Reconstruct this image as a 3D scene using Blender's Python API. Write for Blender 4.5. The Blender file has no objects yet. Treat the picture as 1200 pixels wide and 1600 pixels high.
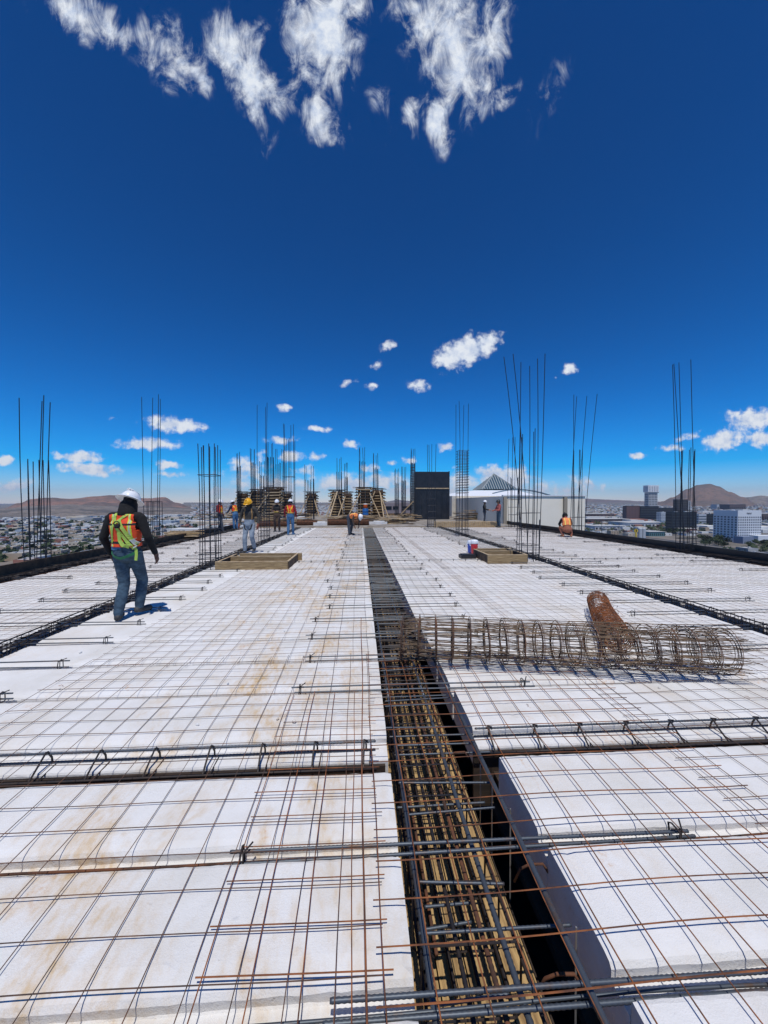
import bpy, bmesh, math, random
from mathutils import Vector, Matrix
from mathutils.bvhtree import BVHTree
from mathutils import noise as mnoise
R = math.radians
rnd = random.Random(7)
scene = bpy.context.scene
COL = scene.collection

# ---------------------------------------------------------------- camera
F = 601.0; EYE = 1.6; YAW = math.atan(37/601); PITCH = math.atan(15/601)
cam_d = bpy.data.cameras.new('camera'); cam = bpy.data.objects.new('camera', cam_d); COL.objects.link(cam)
cam.location = (0, 0, EYE)
cam.rotation_euler = (math.pi/2 - PITCH, 0, -YAW)
cam_d.sensor_fit = 'HORIZONTAL'; cam_d.sensor_width = 36; cam_d.lens = 36*F/1200
cam_d.clip_start = 0.05; cam_d.clip_end = 40000
scene.camera = cam
CR = cam.rotation_euler.to_matrix()
def ray(px, py):
    return (CR @ Vector((px-600, -(py-800), -F))).normalized()
def P(px, py, z=0.0):
    d = ray(px, py); t = (z-EYE)/d.z
    return Vector((0, 0, EYE)) + d*t
FWD = CR @ Vector((0, 0, -1))
def depth_of(p): return (Vector(p)-Vector((0, 0, EYE))).dot(FWD)
def PY(px, py, y):
    d = ray(px, py); return Vector((0, 0, EYE)) + d*(y/d.y)

# ---------------------------------------------------------------- world, sun, exposure
SUN_EL = 69.0
SKY_STR = 0.11
world = bpy.data.worlds.new('World'); scene.world = world; world.use_nodes = True
nt = world.node_tree; nt.nodes.clear()
def N(tree, typ, **kw):
    n = tree.nodes.new(typ)
    for k, v in kw.items():
        if k.startswith('i_'):
            n.inputs[int(k[2:]) if k[2:].isdigit() else k[2:]].default_value = v
        else: setattr(n, k, v)
    return n
def math_n(tree, op, a=None, b=None, c=None, clamp=False):
    n = tree.nodes.new('ShaderNodeMath'); n.operation = op; n.use_clamp = clamp
    for i, v in enumerate((a, b, c)):
        if v is None: continue
        if isinstance(v, (int, float)): n.inputs[i].default_value = v
        else: tree.links.new(v, n.inputs[i])
    return n.outputs[0]
sky = N(nt, 'ShaderNodeTexSky', sky_type='NISHITA', sun_disc=False, sun_elevation=R(SUN_EL), sun_rotation=math.pi,
        altitude=1500, air_density=1.0, dust_density=0.3, ozone_density=4.0)
tint = N(nt, 'ShaderNodeMixRGB', blend_type='MULTIPLY', i_0=1.0, i_2=(0.62, 1.0, 1.30, 1))
nt.links.new(sky.outputs[0], tint.inputs[1])
gam = N(nt, 'ShaderNodeGamma', i_1=1.58); nt.links.new(tint.outputs[0], gam.inputs[0])
sat = N(nt, 'ShaderNodeHueSaturation', i_Saturation=1.12, i_Value=0.75); nt.links.new(gam.outputs[0], sat.inputs['Color'])
post = N(nt, 'ShaderNodeMixRGB', blend_type='MULTIPLY', i_0=1.0, i_2=(1.20, .45, .37, 1)); nt.links.new(sat.outputs[0], post.inputs[1])
# clouds: direction -> (x/y, z/y)
tc = N(nt, 'ShaderNodeTexCoord'); sep = N(nt, 'ShaderNodeSeparateXYZ'); nt.links.new(tc.outputs['Generated'], sep.inputs[0])
ysafe = math_n(nt, 'MAXIMUM', sep.outputs[1], 0.02)
u_ = math_n(nt, 'DIVIDE', sep.outputs[0], ysafe); v_ = math_n(nt, 'DIVIDE', sep.outputs[2], ysafe)
uv = N(nt, 'ShaderNodeCombineXYZ'); nt.links.new(u_, uv.inputs[0]); nt.links.new(v_, uv.inputs[1])
def duv(px, py):
    d = ray(px, py); return d.x/d.y, d.z/d.y
def cloud_mask(lst, vec, grow=1.0):
    out = None
    for (px, py, rx, ry, ang, w) in lst:
        cu, cv = duv(px, py)
        e1 = duv(px+rx*math.cos(R(ang)), py-rx*math.sin(R(ang))); e2 = duv(px+ry*math.sin(R(ang)), py+ry*math.cos(R(ang)))
        ru = math.hypot(e1[0]-cu, e1[1]-cv); rv = math.hypot(e2[0]-cu, e2[1]-cv)
        m = N(nt, 'ShaderNodeMapping', vector_type='TEXTURE')
        m.inputs['Location'].default_value = (cu, cv, 0); m.inputs['Rotation'].default_value = (0, 0, math.atan2(e1[1]-cv, e1[0]-cu))
        m.inputs['Scale'].default_value = (ru*grow, rv*grow, 1)
        nt.links.new(vec, m.inputs[0])
        l = N(nt, 'ShaderNodeVectorMath', operation='LENGTH'); nt.links.new(m.outputs[0], l.inputs[0])
        s = math_n(nt, 'MULTIPLY_ADD', l.outputs['Value'], -w, w)
        out = s if out is None else math_n(nt, 'MAXIMUM', out, s)
    return out
WISPY = [(120,22,70,30,-18,.95),(190,45,60,24,-25,.85),(262,85,62,38,-42,1.0),(300,118,34,16,-50,.8),
    (370,70,46,44,-60,1.15),(392,118,70,38,-50,1.1),(410,190,42,18,-85,.75),(345,60,26,24,0,.6),
    (500,40,78,58,80,1.3),(520,15,60,40,10,1.1),(515,110,46,40,80,.85),(495,185,46,26,-60,.95),(508,205,26,24,0,.8),(448,165,46,24,35,.65),
    (650,10,44,28,0,1.0),(690,50,70,58,-70,1.4),(722,110,76,46,78,1.3),(770,60,60,24,75,1.0),(692,180,52,22,85,1.05),(646,180,46,16,55,.8),
    (775,158,44,16,35,.6),(594,150,30,10,-80,.28),(862,140,40,12,60,.22)]
CUM = [(728,548,54,26,18,1.3),(700,560,26,24,0,1.0),(762,532,28,15,20,1.0),(655,603,22,11,0,.9),(608,540,24,9,10,.75),(588,569,12,10,0,.75),(544,599,16,8,10,.6),(582,603,13,9,0,.8),
    (892,577,15,10,0,1.1),(444,637,18,7,0,.95),(497,670,24,6,-3,.9),(270,664,52,14,-6,1.2),(316,668,16,5,0,.5),(232,693,56,11,-1,1.1),
    (125,714,44,12,-3,1.1),(143,733,68,11,-5,1.1),(10,719,16,9,0,1.1),(175,653,8,4,0,.6),(262,727,26,8,0,1.0),(270,741,30,6,0,.8),
    (20,760,42,14,8,.95),(440,688,28,8,0,1.1),(455,714,26,11,0,.95),(495,713,17,8,0,1.0),(549,694,17,8,0,1.05),(385,735,46,28,10,.75),(475,736,30,10,0,.7),
    (430,762,90,26,0,.85),(545,755,90,20,0,.9),(350,770,60,14,0,.6),(575,732,20,10,0,.8),(696,699,14,8,0,1.1),(611,723,11,6,0,.95),(641,720,15,7,0,1.0),(600,752,60,18,0,.85),
    (720,750,36,18,0,.9),(770,742,36,18,0,1.15),(800,748,46,26,0,1.0),(840,765,40,18,0,.8),(920,757,36,14,-18,.85),(890,765,46,14,0,.7),
    (994,713,19,6,0,1.05),(1050,700,26,6,0,.8),(1078,682,24,9,10,.7),(1128,688,38,19,8,1.25),(1175,655,50,20,5,1.25),(1190,685,38,16,5,1.1),
    (690,767,60,14,0,.85),(640,765,70,14,0,.8),(1180,770,30,10,0,.4),(870,590,5,3,0,.3)]
nz = N(nt, 'ShaderNodeTexNoise', noise_dimensions='3D'); nz.inputs['Scale'].default_value = 9; nz.inputs['Detail'].default_value = 3
nt.links.new(uv.outputs[0], nz.inputs[0])
off = N(nt, 'ShaderNodeVectorMath', operation='SUBTRACT'); nt.links.new(nz.outputs['Color'], off.inputs[0]); off.inputs[1].default_value = (.5, .5, .5)
sc1 = N(nt, 'ShaderNodeVectorMath', operation='SCALE'); nt.links.new(off.outputs[0], sc1.inputs[0]); sc1.inputs['Scale'].default_value = 0.10
w1 = N(nt, 'ShaderNodeVectorMath', operation='ADD'); nt.links.new(uv.outputs[0], w1.inputs[0]); nt.links.new(sc1.outputs[0], w1.inputs[1])
nzb = N(nt, 'ShaderNodeTexNoise'); nzb.inputs['Scale'].default_value = 45; nzb.inputs['Detail'].default_value = 4
nt.links.new(uv.outputs[0], nzb.inputs[0])
offb = N(nt, 'ShaderNodeVectorMath', operation='SUBTRACT'); nt.links.new(nzb.outputs['Color'], offb.inputs[0]); offb.inputs[1].default_value = (.5, .5, .5)
sc2 = N(nt, 'ShaderNodeVectorMath', operation='MULTIPLY'); nt.links.new(offb.outputs[0], sc2.inputs[0]); sc2.inputs[1].default_value = (0.030, 0.016, 0)
w2 = N(nt, 'ShaderNodeVectorMath', operation='ADD'); nt.links.new(uv.outputs[0], w2.inputs[0]); nt.links.new(sc2.outputs[0], w2.inputs[1])
mw = cloud_mask(WISPY, w1.outputs[0], 1.3); mc = cloud_mask(CUM, w2.outputs[0], 1.15)
nf = N(nt, 'ShaderNodeTexNoise'); nf.inputs['Scale'].default_value = 11; nf.inputs['Detail'].default_value = 9; nf.inputs['Roughness'].default_value = .68; nf.inputs['Distortion'].default_value = .6
mpw = N(nt, 'ShaderNodeMapping'); mpw.inputs['Scale'].default_value = (1.5, .75, 1); nt.links.new(uv.outputs[0], mpw.inputs[0]); nt.links.new(mpw.outputs[0], nf.inputs[0])
aw = math_n(nt, 'MULTIPLY_ADD', nf.outputs[0], 3.9, -1.90)
dw = math_n(nt, 'ADD', mw, aw)
rw = N(nt, 'ShaderNodeMapRange', interpolation_type='SMOOTHSTEP'); rw.inputs[1].default_value = 0.02; rw.inputs[2].default_value = 1.25
nt.links.new(dw, rw.inputs[0])
gatew = N(nt, 'ShaderNodeMapRange', interpolation_type='SMOOTHSTEP'); gatew.inputs[1].default_value = -0.15; gatew.inputs[2].default_value = 0.3; nt.links.new(mw, gatew.inputs[0])
dwf = math_n(nt, 'MULTIPLY', rw.outputs[0], gatew.outputs[0])
nc = N(nt, 'ShaderNodeTexNoise'); nc.inputs['Scale'].default_value = 34; nc.inputs['Detail'].default_value = 7; nc.inputs['Roughness'].default_value = .6
nt.links.new(uv.outputs[0], nc.inputs[0])
ac = math_n(nt, 'MULTIPLY_ADD', nc.outputs[0], 1.9, -1.02)
dc = math_n(nt, 'ADD', mc, ac)
rc = N(nt, 'ShaderNodeMapRange', interpolation_type='SMOOTHSTEP'); rc.inputs[1].default_value = 0.08; rc.inputs[2].default_value = 0.72
nt.links.new(dc, rc.inputs[0])
dens = math_n(nt, 'MAXIMUM', dwf, rc.outputs[0])
up = N(nt, 'ShaderNodeMapRange'); up.inputs[1].default_value = 0.0; up.inputs[2].default_value = 0.01; nt.links.new(sep.outputs[1], up.inputs[0])
dens = math_n(nt, 'MULTIPLY', dens, up.outputs[0])
shade = N(nt, 'ShaderNodeMixRGB'); shade.inputs[1].default_value = (3.6, 4.6, 6.6, 1); shade.inputs[2].default_value = (7.2, 7.6, 8.2, 1)
nt.links.new(math_n(nt, 'MULTIPLY_ADD', nc.outputs[0], 3.0, -0.75, clamp=True), shade.inputs[0])
cmix = N(nt, 'ShaderNodeMixRGB'); nt.links.new(dens, cmix.inputs[0]); nt.links.new(post.outputs[0], cmix.inputs[1]); nt.links.new(shade.outputs[0], cmix.inputs[2])
bg = N(nt, 'ShaderNodeBackground'); nt.links.new(cmix.outputs[0], bg.inputs[0]); bg.inputs[1].default_value = SKY_STR
wo = N(nt, 'ShaderNodeOutputWorld'); nt.links.new(bg.outputs[0], wo.inputs[0])

sun_d = bpy.data.lights.new('sun', 'SUN'); sun_d.energy = 3.6; sun_d.angle = R(0.53); sun_d.color = (1.0, .97, .92)
sun = bpy.data.objects.new('sun', sun_d); COL.objects.link(sun)
sun.rotation_euler = (R(90-SUN_EL), 0, 0)
scene.view_settings.view_transform = 'Standard'; scene.view_settings.look = 'None'
scene.view_settings.exposure = 0.0; scene.view_settings.gamma = 1.0

# ---------------------------------------------------------------- materials
def mat(name, color, rough=.8, metal=0.0, color2=None, nscale=6.0, thr=(.35, .65), bump=0.0, bscale=40.0, detail=5, stretch=None, coord='Object', spec=None):
    m = bpy.data.materials.new(name); m.use_nodes = True; t = m.node_tree
    b = t.nodes['Principled BSDF']; b.inputs['Roughness'].default_value = rough; b.inputs['Metallic'].default_value = metal
    if spec is not None: b.inputs['Specular IOR Level'].default_value = spec
    b.inputs['Base Color'].default_value = (*color, 1)
    tcn = t.nodes.new('ShaderNodeTexCoord') if coord == 'Object' else t.nodes.new('ShaderNodeNewGeometry')
    src = tcn.outputs['Object'] if coord == 'Object' else tcn.outputs['Position']
    if stretch:
        mp = t.nodes.new('ShaderNodeMapping'); mp.inputs['Scale'].default_value = stretch; t.links.new(src, mp.inputs[0]); src = mp.outputs[0]
    if color2:
        n = N(t, 'ShaderNodeTexNoise'); n.inputs['Scale'].default_value = nscale; n.inputs['Detail'].default_value = detail; n.inputs['Roughness'].default_value = .65
        t.links.new(src, n.inputs[0])
        mr = N(t, 'ShaderNodeMapRange', interpolation_type='SMOOTHSTEP'); mr.inputs[1].default_value = thr[0]; mr.inputs[2].default_value = thr[1]
        t.links.new(n.outputs[0], mr.inputs[0])
        mx = N(t, 'ShaderNodeMixRGB'); mx.inputs[1].default_value = (*color, 1); mx.inputs[2].default_value = (*color2, 1)
        t.links.new(mr.outputs[0], mx.inputs[0]); t.links.new(mx.outputs[0], b.inputs['Base Color'])
    if bump:
        n2 = N(t, 'ShaderNodeTexNoise'); n2.inputs['Scale'].default_value = bscale; n2.inputs['Detail'].default_value = 4
        t.links.new(src, n2.inputs[0])
        bp = N(t, 'ShaderNodeBump'); bp.inputs['Strength'].default_value = bump; bp.inputs['Distance'].default_value = .01
        t.links.new(n2.outputs[0], bp.inputs['Height']); t.links.new(bp.outputs[0], b.inputs['Normal'])
    return m

def foam_material():
    m = bpy.data.materials.new('weathered_foam'); m.use_nodes = True; t = m.node_tree
    b = t.nodes['Principled BSDF']; b.inputs['Roughness'].default_value = .95; b.inputs['Specular IOR Level'].default_value = .15
    g = t.nodes.new('ShaderNodeNewGeometry'); pos = g.outputs['Position']
    def noise(scale, detail, st=(1, 1, 1), rough=.6, dist=0):
        mp = t.nodes.new('ShaderNodeMapping'); mp.inputs['Scale'].default_value = st; t.links.new(pos, mp.inputs[0])
        n = N(t, 'ShaderNodeTexNoise'); n.inputs['Scale'].default_value = scale; n.inputs['Detail'].default_value = detail
        n.inputs['Roughness'].default_value = rough; n.inputs['Distortion'].default_value = dist
        t.links.new(mp.outputs[0], n.inputs[0]); return n.outputs[0]
    def rng(v, a, bb, c=0, d=1):
        r = N(t, 'ShaderNodeMapRange', interpolation_type='SMOOTHSTEP'); r.inputs[1].default_value = a; r.inputs[2].default_value = bb
        r.inputs[3].default_value = c; r.inputs[4].default_value = d; t.links.new(v, r.inputs[0]); return r.outputs[0]
    base = N(t, 'ShaderNodeMixRGB'); base.inputs[1].default_value = (.715, .705, .69, 1); base.inputs[2].default_value = (.61, .59, .55, 1)
    t.links.new(rng(noise(2.2, 7), .35, .75), base.inputs[0])
    # tan dust / rust wash
    wash = N(t, 'ShaderNodeMixRGB'); wash.inputs[2].default_value = (.54, .37, .18, 1); t.links.new(base.outputs[0], wash.inputs[1])
    st = math_n(t, 'MULTIPLY', rng(noise(1.7, 8, (1.1, .55, 1), .7, .5), .43, .66), rng(noise(26, 4, (1.0, .45, 1)), .35, .70, .35, 1))
    sepp = t.nodes.new('ShaderNodeSeparateXYZ'); t.links.new(pos, sepp.inputs[0])
    bandx = rng(math_n(t, 'ABSOLUTE', math_n(t, 'ADD', sepp.outputs[0], 0.75)), 0.3, 1.5, 1, .22)   # the trodden strip left of the trough
    st = math_n(t, 'MULTIPLY', st, bandx)
    t.links.new(math_n(t, 'MULTIPLY', st, 1.0, clamp=True), wash.inputs[0])
    # rust spots
    spot = N(t, 'ShaderNodeMixRGB'); spot.inputs[2].default_value = (.52, .27, .09, 1); t.links.new(wash.outputs[0], spot.inputs[1])
    sp = math_n(t, 'MULTIPLY', rng(noise(3.3, 6, (1, .6, 1), .7), .58, .72), rng(noise(40, 3), .4, .65))
    t.links.new(math_n(t, 'MULTIPLY', sp, .7), spot.inputs[0])
    # grey scuffs
    sc = N(t, 'ShaderNodeMixRGB'); sc.inputs[2].default_value = (.36, .37, .40, 1); t.links.new(spot.outputs[0], sc.inputs[1])
    t.links.new(math_n(t, 'MULTIPLY', rng(noise(9, 8, (.5, 1.4, 1), .72, 1.5), .60, .76), .55), sc.inputs[0])
    t.links.new(sc.outputs[0], b.inputs['Base Color'])
    vo = N(t, 'ShaderNodeTexVoronoi'); vo.inputs['Scale'].default_value = 190; t.links.new(pos, vo.inputs['Vector'])
    # dark specks and broken-out beads
    pit = rng(noise(34, 3, (1, 1, 1), .5), .70, .76)
    bp = N(t, 'ShaderNodeBump'); bp.inputs['Strength'].default_value = .42; bp.inputs['Distance'].default_value = .006
    hh = math_n(t, 'ADD', noise(60, 5, (1, 1, 1), .7), math_n(t, 'MULTIPLY', noise(7, 4), 1.8))
    hh = math_n(t, 'ADD', hh, math_n(t, 'MULTIPLY', vo.outputs['Distance'], .35)); hh = math_n(t, 'SUBTRACT', hh, math_n(t, 'MULTIPLY', pit, .9))
    t.links.new(hh, bp.inputs['Height']); t.links.new(bp.outputs[0], b.inputs['Normal'])
    return m
M = {}
M['foam'] = foam_material()
M['wire'] = mat('rusty_wire', (.19, .085, .042), .75, .2, (.075, .048, .036), 5, coord='Pos')
M['wire_orange'] = mat('orange_rusty_wire', (.32, .105, .030), .8, .1, (.10, .040, .020), 7, coord='Pos')
M['wire_tan'] = mat('tan_rusty_wire', (.20, .13, .075), .7, .3, (.065, .045, .032), 4, coord='Pos')
M['rebar'] = mat('blue_grey_rebar', (.085, .100, .118), .5, .5, (.12, .075, .050), 9, thr=(.5, .72), coord='Pos')
M['rebar_dark'] = mat('dark_rebar', (.020, .021, .026), .6, .4, (.045, .032, .026), 9, coord='Pos')
M['rebar_rust'] = mat('rusty_rebar', (.16, .060, .026), .85, .1, (.055, .030, .020), 10, coord='Pos')
M['rebar_tall'] = mat('tall_rebar', (.018, .022, .032), .6, .3, coord='Pos')
M['wood'] = mat('formwork_timber', (.46, .32, .17), .85, 0, (.26, .17, .085), 5, stretch=(1, 1, 7), bump=.3, bscale=30)
M['wood_y'] = mat('formwork_timber_lengthwise', (.47, .31, .13), .85, 0, (.24, .145, .06), 6, stretch=(9, .8, 1), bump=.3, bscale=30, coord='Pos')
M['wood_x'] = mat('box_timber', (.40, .28, .14), .85, 0, (.22, .145, .07), 5, stretch=(.8, 3, 9), bump=.3, bscale=30, coord='Pos')
M['wood_dark'] = mat('dark_timber', (.13, .080, .045), .9, 0, (.055, .036, .024), 6, bump=.3, bscale=30)
M['wood_gap_shade'] = mat('gap_shade_timber', (.050, .030, .018), .8, 0, (.020, .014, .010), 5, coord='Pos', stretch=(.6, 3, 6))  # timber darkened to black-brown, the gaps' shade held in its colour
M['wood_pale'] = mat('pale_timber', (.55, .42, .26), .85, 0, (.36, .25, .14), 5, stretch=(1, 1, 6))
M['black_ply'] = mat('black_film_faced_plywood', (.010, .011, .015), .38, 0, (.022, .022, .026), 2.5, coord='Pos')
M['dark_concrete'] = mat('dark_concrete', (.12, .12, .12), .9, 0, (.07, .07, .07), 3)
M['grey_concrete'] = mat('light_concrete', (.34, .31, .27), .9, 0, (.16, .13, .10), 1.3, bump=.2)
M['steel_line'] = mat('galvanised_rail', (.35, .34, .32), .5, .6)

def hexmat(name, c, **k): return mat(name, c, **k)
ORD1 = ['first','second','third','fourth','fifth','sixth','seventh','eighth','ninth','tenth','eleventh','twelfth','thirteenth','fourteenth','fifteenth','sixteenth','seventeenth','eighteenth','nineteenth','twentieth']
def ordw(n): return ORD1[n-1] if n <= 20 else ['twenty','thirty','forty'][n//10-2]+'-'+ORD1[n%10-1] if n % 10 else ['twentieth','thirtieth','fortieth'][n//10-2]
# ---------------------------------------------------------------- object helpers
def link(o, parent=None):
    COL.objects.link(o)
    if parent is not None: o.parent = parent
    return o
def tag(o, label=None, cat=None, group=None, kind=None):
    if label: o['label'] = label
    if cat: o['category'] = cat
    if group: o['group'] = group
    if kind: o['kind'] = kind
    return o
def empty(name, loc=(0, 0, 0), rz=0.0):
    o = bpy.data.objects.new(name, None); COL.objects.link(o); o.location = loc; o.rotation_euler = (0, 0, rz); o.empty_display_size = .2
    return o
class MB:
    def __init__(s): s.v = []; s.f = []; s.mi = []; s.cur = 0
    def add(s, vs, fs, mi=None):
        b = len(s.v); s.v.extend([tuple(x) for x in vs]); s.f.extend([tuple(i+b for i in f) for f in fs]); s.mi.extend([s.cur if mi is None else mi]*len(fs))
    def box(s, c, sz, rot=None, mi=None):
        hx, hy, hz = sz[0]/2, sz[1]/2, sz[2]/2
        vs = [Vector((x, y, z)) for x in (-hx, hx) for y in (-hy, hy) for z in (-hz, hz)]
        if rot is not None: vs = [rot @ v for v in vs]
        vs = [v+Vector(c) for v in vs]
        s.add(vs, [(0,1,3,2),(4,6,7,5),(0,4,5,1),(2,3,7,6),(0,2,6,4),(1,5,7,3)], mi)
    def beam(s, a, b, w, h, mi=None):
        a, b = Vector(a), Vector(b); d = b-a
        q = d.to_track_quat('Y', 'Z').to_matrix()
        s.box((a+b)/2, (w, d.length, h), q, mi)
    def tube(s, pts, r, sides=5, mi=None, caps=True, closed=False):
        pts = [Vector(p) for p in pts]; n = len(pts)
        vs = []; prev = None
        for i, p in enumerate(pts):
            if closed: t = pts[(i+1) % n]-pts[i-1]
            else: t = pts[min(i+1, n-1)]-pts[max(i-1, 0)]
            t.normalize()
            if prev is None:
                a = Vector((0, 0, 1)) if abs(t.z) < .9 else Vector((1, 0, 0)); u = t.cross(a).normalized()
            else:
                u = (prev-t*prev.dot(t)); 
                u = u.normalized() if u.length > 1e-6 else t.orthogonal().normalized()
            prev = u; w = t.cross(u)
            rr = r[i] if isinstance(r, (list, tuple)) else r
            for k in range(sides):
                an = 2*math.pi*k/sides; vs.append(p+u*(math.cos(an)*rr)+w*(math.sin(an)*rr))
        fs = []
        for i in range(n if closed else n-1):
            j = (i+1) % n
            for k in range(sides):
                k2 = (k+1) % sides
                fs.append((i*sides+k, i*sides+k2, j*sides+k2, j*sides+k))
        if caps and not closed:
            fs.append(tuple(range(sides))[::-1]); fs.append(tuple((n-1)*sides+k for k in range(sides)))
        s.add(vs, fs, mi)
    def lathe(s, prof, c=(0, 0, 0), sides=20, mi=None, sx=1, sy=1):
        vs = []; n = len(prof)
        for (r, z) in prof:
            for k in range(sides):
                a = 2*math.pi*k/sides; vs.append((c[0]+r*math.cos(a)*sx, c[1]+r*math.sin(a)*sy, c[2]+z))
        fs = [(i*sides+k, i*sides+(k+1) % sides, (i+1)*sides+(k+1) % sides, (i+1)*sides+k) for i in range(n-1) for k in range(sides)]
        fs.append(tuple(range(sides))[::-1]); fs.append(tuple((n-1)*sides+k for k in range(sides)))
        s.add(vs, fs, mi)
    def mesh(s, name, mats, smooth=False):
        me = bpy.data.meshes.new(name); me.from_pydata(s.v, [], s.f)
        for m in (mats if isinstance(mats, (list, tuple)) else [mats]): me.materials.append(m)
        if any(s.mi): me.polygons.foreach_set('material_index', s.mi)
        if smooth: me.polygons.foreach_set('use_smooth', [True]*len(s.f))
        me.update(); return me
    def build(s, name, mats, parent=None, smooth=False):
        return link(bpy.data.objects.new(name, s.mesh(name, mats, smooth)), parent)
def copy_tree(o, parent=None):
    c = o.copy(); COL.objects.link(c); c.parent = parent
    for ch in list(o.children): copy_tree(ch, c)
    return c
def ribbed(a, b, r, pitch=.009):
    """points and radii of a deformed bar between a and b"""
    a, b = Vector(a), Vector(b); L = (b-a).length; n = max(2, int(L/pitch)); pts = []; rr = []
    for i in range(n+1):
        pts.append(a.lerp(b, i/n)); rr.append(r*(1.12 if i % 2 else .93))
    return pts, rr

# ================================================================ SETTING: building, deck, blocks
XL, XR = -7.62, 10.72
DECK_END = 24.6
ribs = []
for py in (1590, 1335, 1188, 1078, 1030, 994, 967, 950):
    ribs.append(P(590, py).y)
ribs[2] = P(590, 1204).y
ribY = [ribs[0], ribs[1]]
beamY = ribs[2]
y = P(590, 1160).y
beam_hi = P(590, 1188, -.07).y          # front of the block row behind the joist beam
ribY_far = [P(590, 1080).y]
while ribY_far[-1]+.645 < DECK_END-.3: ribY_far.append(ribY_far[-1]+.645)
TRUSS_ROWS = [i for i, yy in enumerate(ribY_far) if abs(yy-10.4) < .33 or abs(yy-17.2) < .33]

bld = empty('building_under_construction', (1.5, 23, -52))
tag(bld, 'tall concrete building whose top floor the crew is working on', 'building')
b = MB(); b.box((0, 1, 25.15), (18.2, 51, 50.3)); b.build('floors', M['dark_concrete'], bld)
b = MB()
for x in (-9.1+.06, 9.1-.06): b.box((x, 1, 50.3+.6), (.12, 51, 1.2))
b.box((0, -24.4, 50.9), (17.9, .12, 1.2)); b.build('edge_wall', M['dark_concrete'], bld)
# plank deck the blocks sit on, with the open gap next to the trough
b = MB()
for (x0, x1) in ((XL+.05, .16), (.88, XR-.05)): b.box(((x0+x1)/2, 11.6, -.46), (x1-x0, 26.0, .05))
b.build('plywood_deck', M['wood_dark'], bld).location = (-1.5, -23, 52)
b = MB(); b.box((1.5, 36.4, -.10), (17.9, 23.4, .3)); o = b.build('far_floor', M['grey_concrete'], bld); o.location = (-1.5, -23, 52)

# trough soffit planks
tr = empty('trough_formwork', (.45, 0, -.42)); tag(tr, 'brown plank bottom of the long central trough under the steel', 'formwork')
xs = [.195, .325, .45, .595, .735]
for i in range(4):
    b = MB(); yy = -.6
    while yy < DECK_END:
        L = rnd.uniform(1.6, 2.4); b.box((( xs[i]+xs[i+1])/2-.45, yy+L/2, rnd.uniform(-.004, .004)), (xs[i+1]-xs[i]-.006, L-.006, .03)); yy += L
    b.build('plank', M['wood_y'], tr)
b = MB(); b.box((.752-.45, 12, -.55), (.03, 25.4, 1.0)); b.build('side_board', M['wood_gap_shade'], tr)
b = MB(); b.box((.180-.45, 12, -.02), (.024, 25.4, .26)); b.build('side_board', M['wood_gap_shade'], tr)  # dark board added so the trough's left edge reads dark

def block_mesh(name, W, D, shoulder=.12, T=.27, seed=0):
    rn = random.Random(seed); s = shoulder
    prof = [(0, -T), (0, -.085), (.006, -.074), (s-.004, -.072), (s+.001, -.066), (s-.001, -.034), (s+.012, -.018), (s+.04, -.007), (s+.085, -.001), (s+.13, 0), (D-.02, 0), (D-.006, -.004), (D, -.014), (D, -T)]
    n = max(4, int(W/.035)); vs = []; fs = []
    for i in range(n+1):
        x = W*i/n; j = [rn.gauss(0, .0007) for _ in prof]; chip = rn.random() < .030; ck = rn.choice((9, 10, 11, 5)); cd = rn.uniform(.004, .012)
        for k, (py, pz) in enumerate(prof):
            jj = 0 if k in (0, len(prof)-1) else j[k]
            zz = pz + (jj*.7 if 0 < k < len(prof)-1 else 0) + (0.003*math.sin(x*2.1+seed) if 6 < k < 12 else 0)
            if chip and abs(k-ck) < 1: zz -= cd; jj -= .004*rn.random()
            if i in (0, n) and 7 <= k <= 12: zz -= .004+.006*rn.random()
            vs.append((x, py+jj, zz))
    m = len(prof)
    for i in range(n):
        for k in range(m-1):
            fs.append((i*m+k, (i+1)*m+k, (i+1)*m+k+1, i*m+k+1))
    fs.append(tuple(range(m))); fs.append(tuple(n*m+k for k in range(m))[::-1])
    b = MB(); b.add(vs, [f[::-1] for f in fs]); return b.mesh(name, M['foam'])
BAYS = [('outer left', -7.12, -3.99), ('inner left', -3.71, .178), ('inner right', .76, 4.90), ('outer right', 5.18, 10.20)]
rows = [(-.15, .60), (.60, ribY[0]), (ribY[0], ribY[1]), (ribY[1], beamY)]
near_rows = len(rows)
yy0 = beam_hi
front = [yy0]+ribY_far+[DECK_END-.1]
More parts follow.
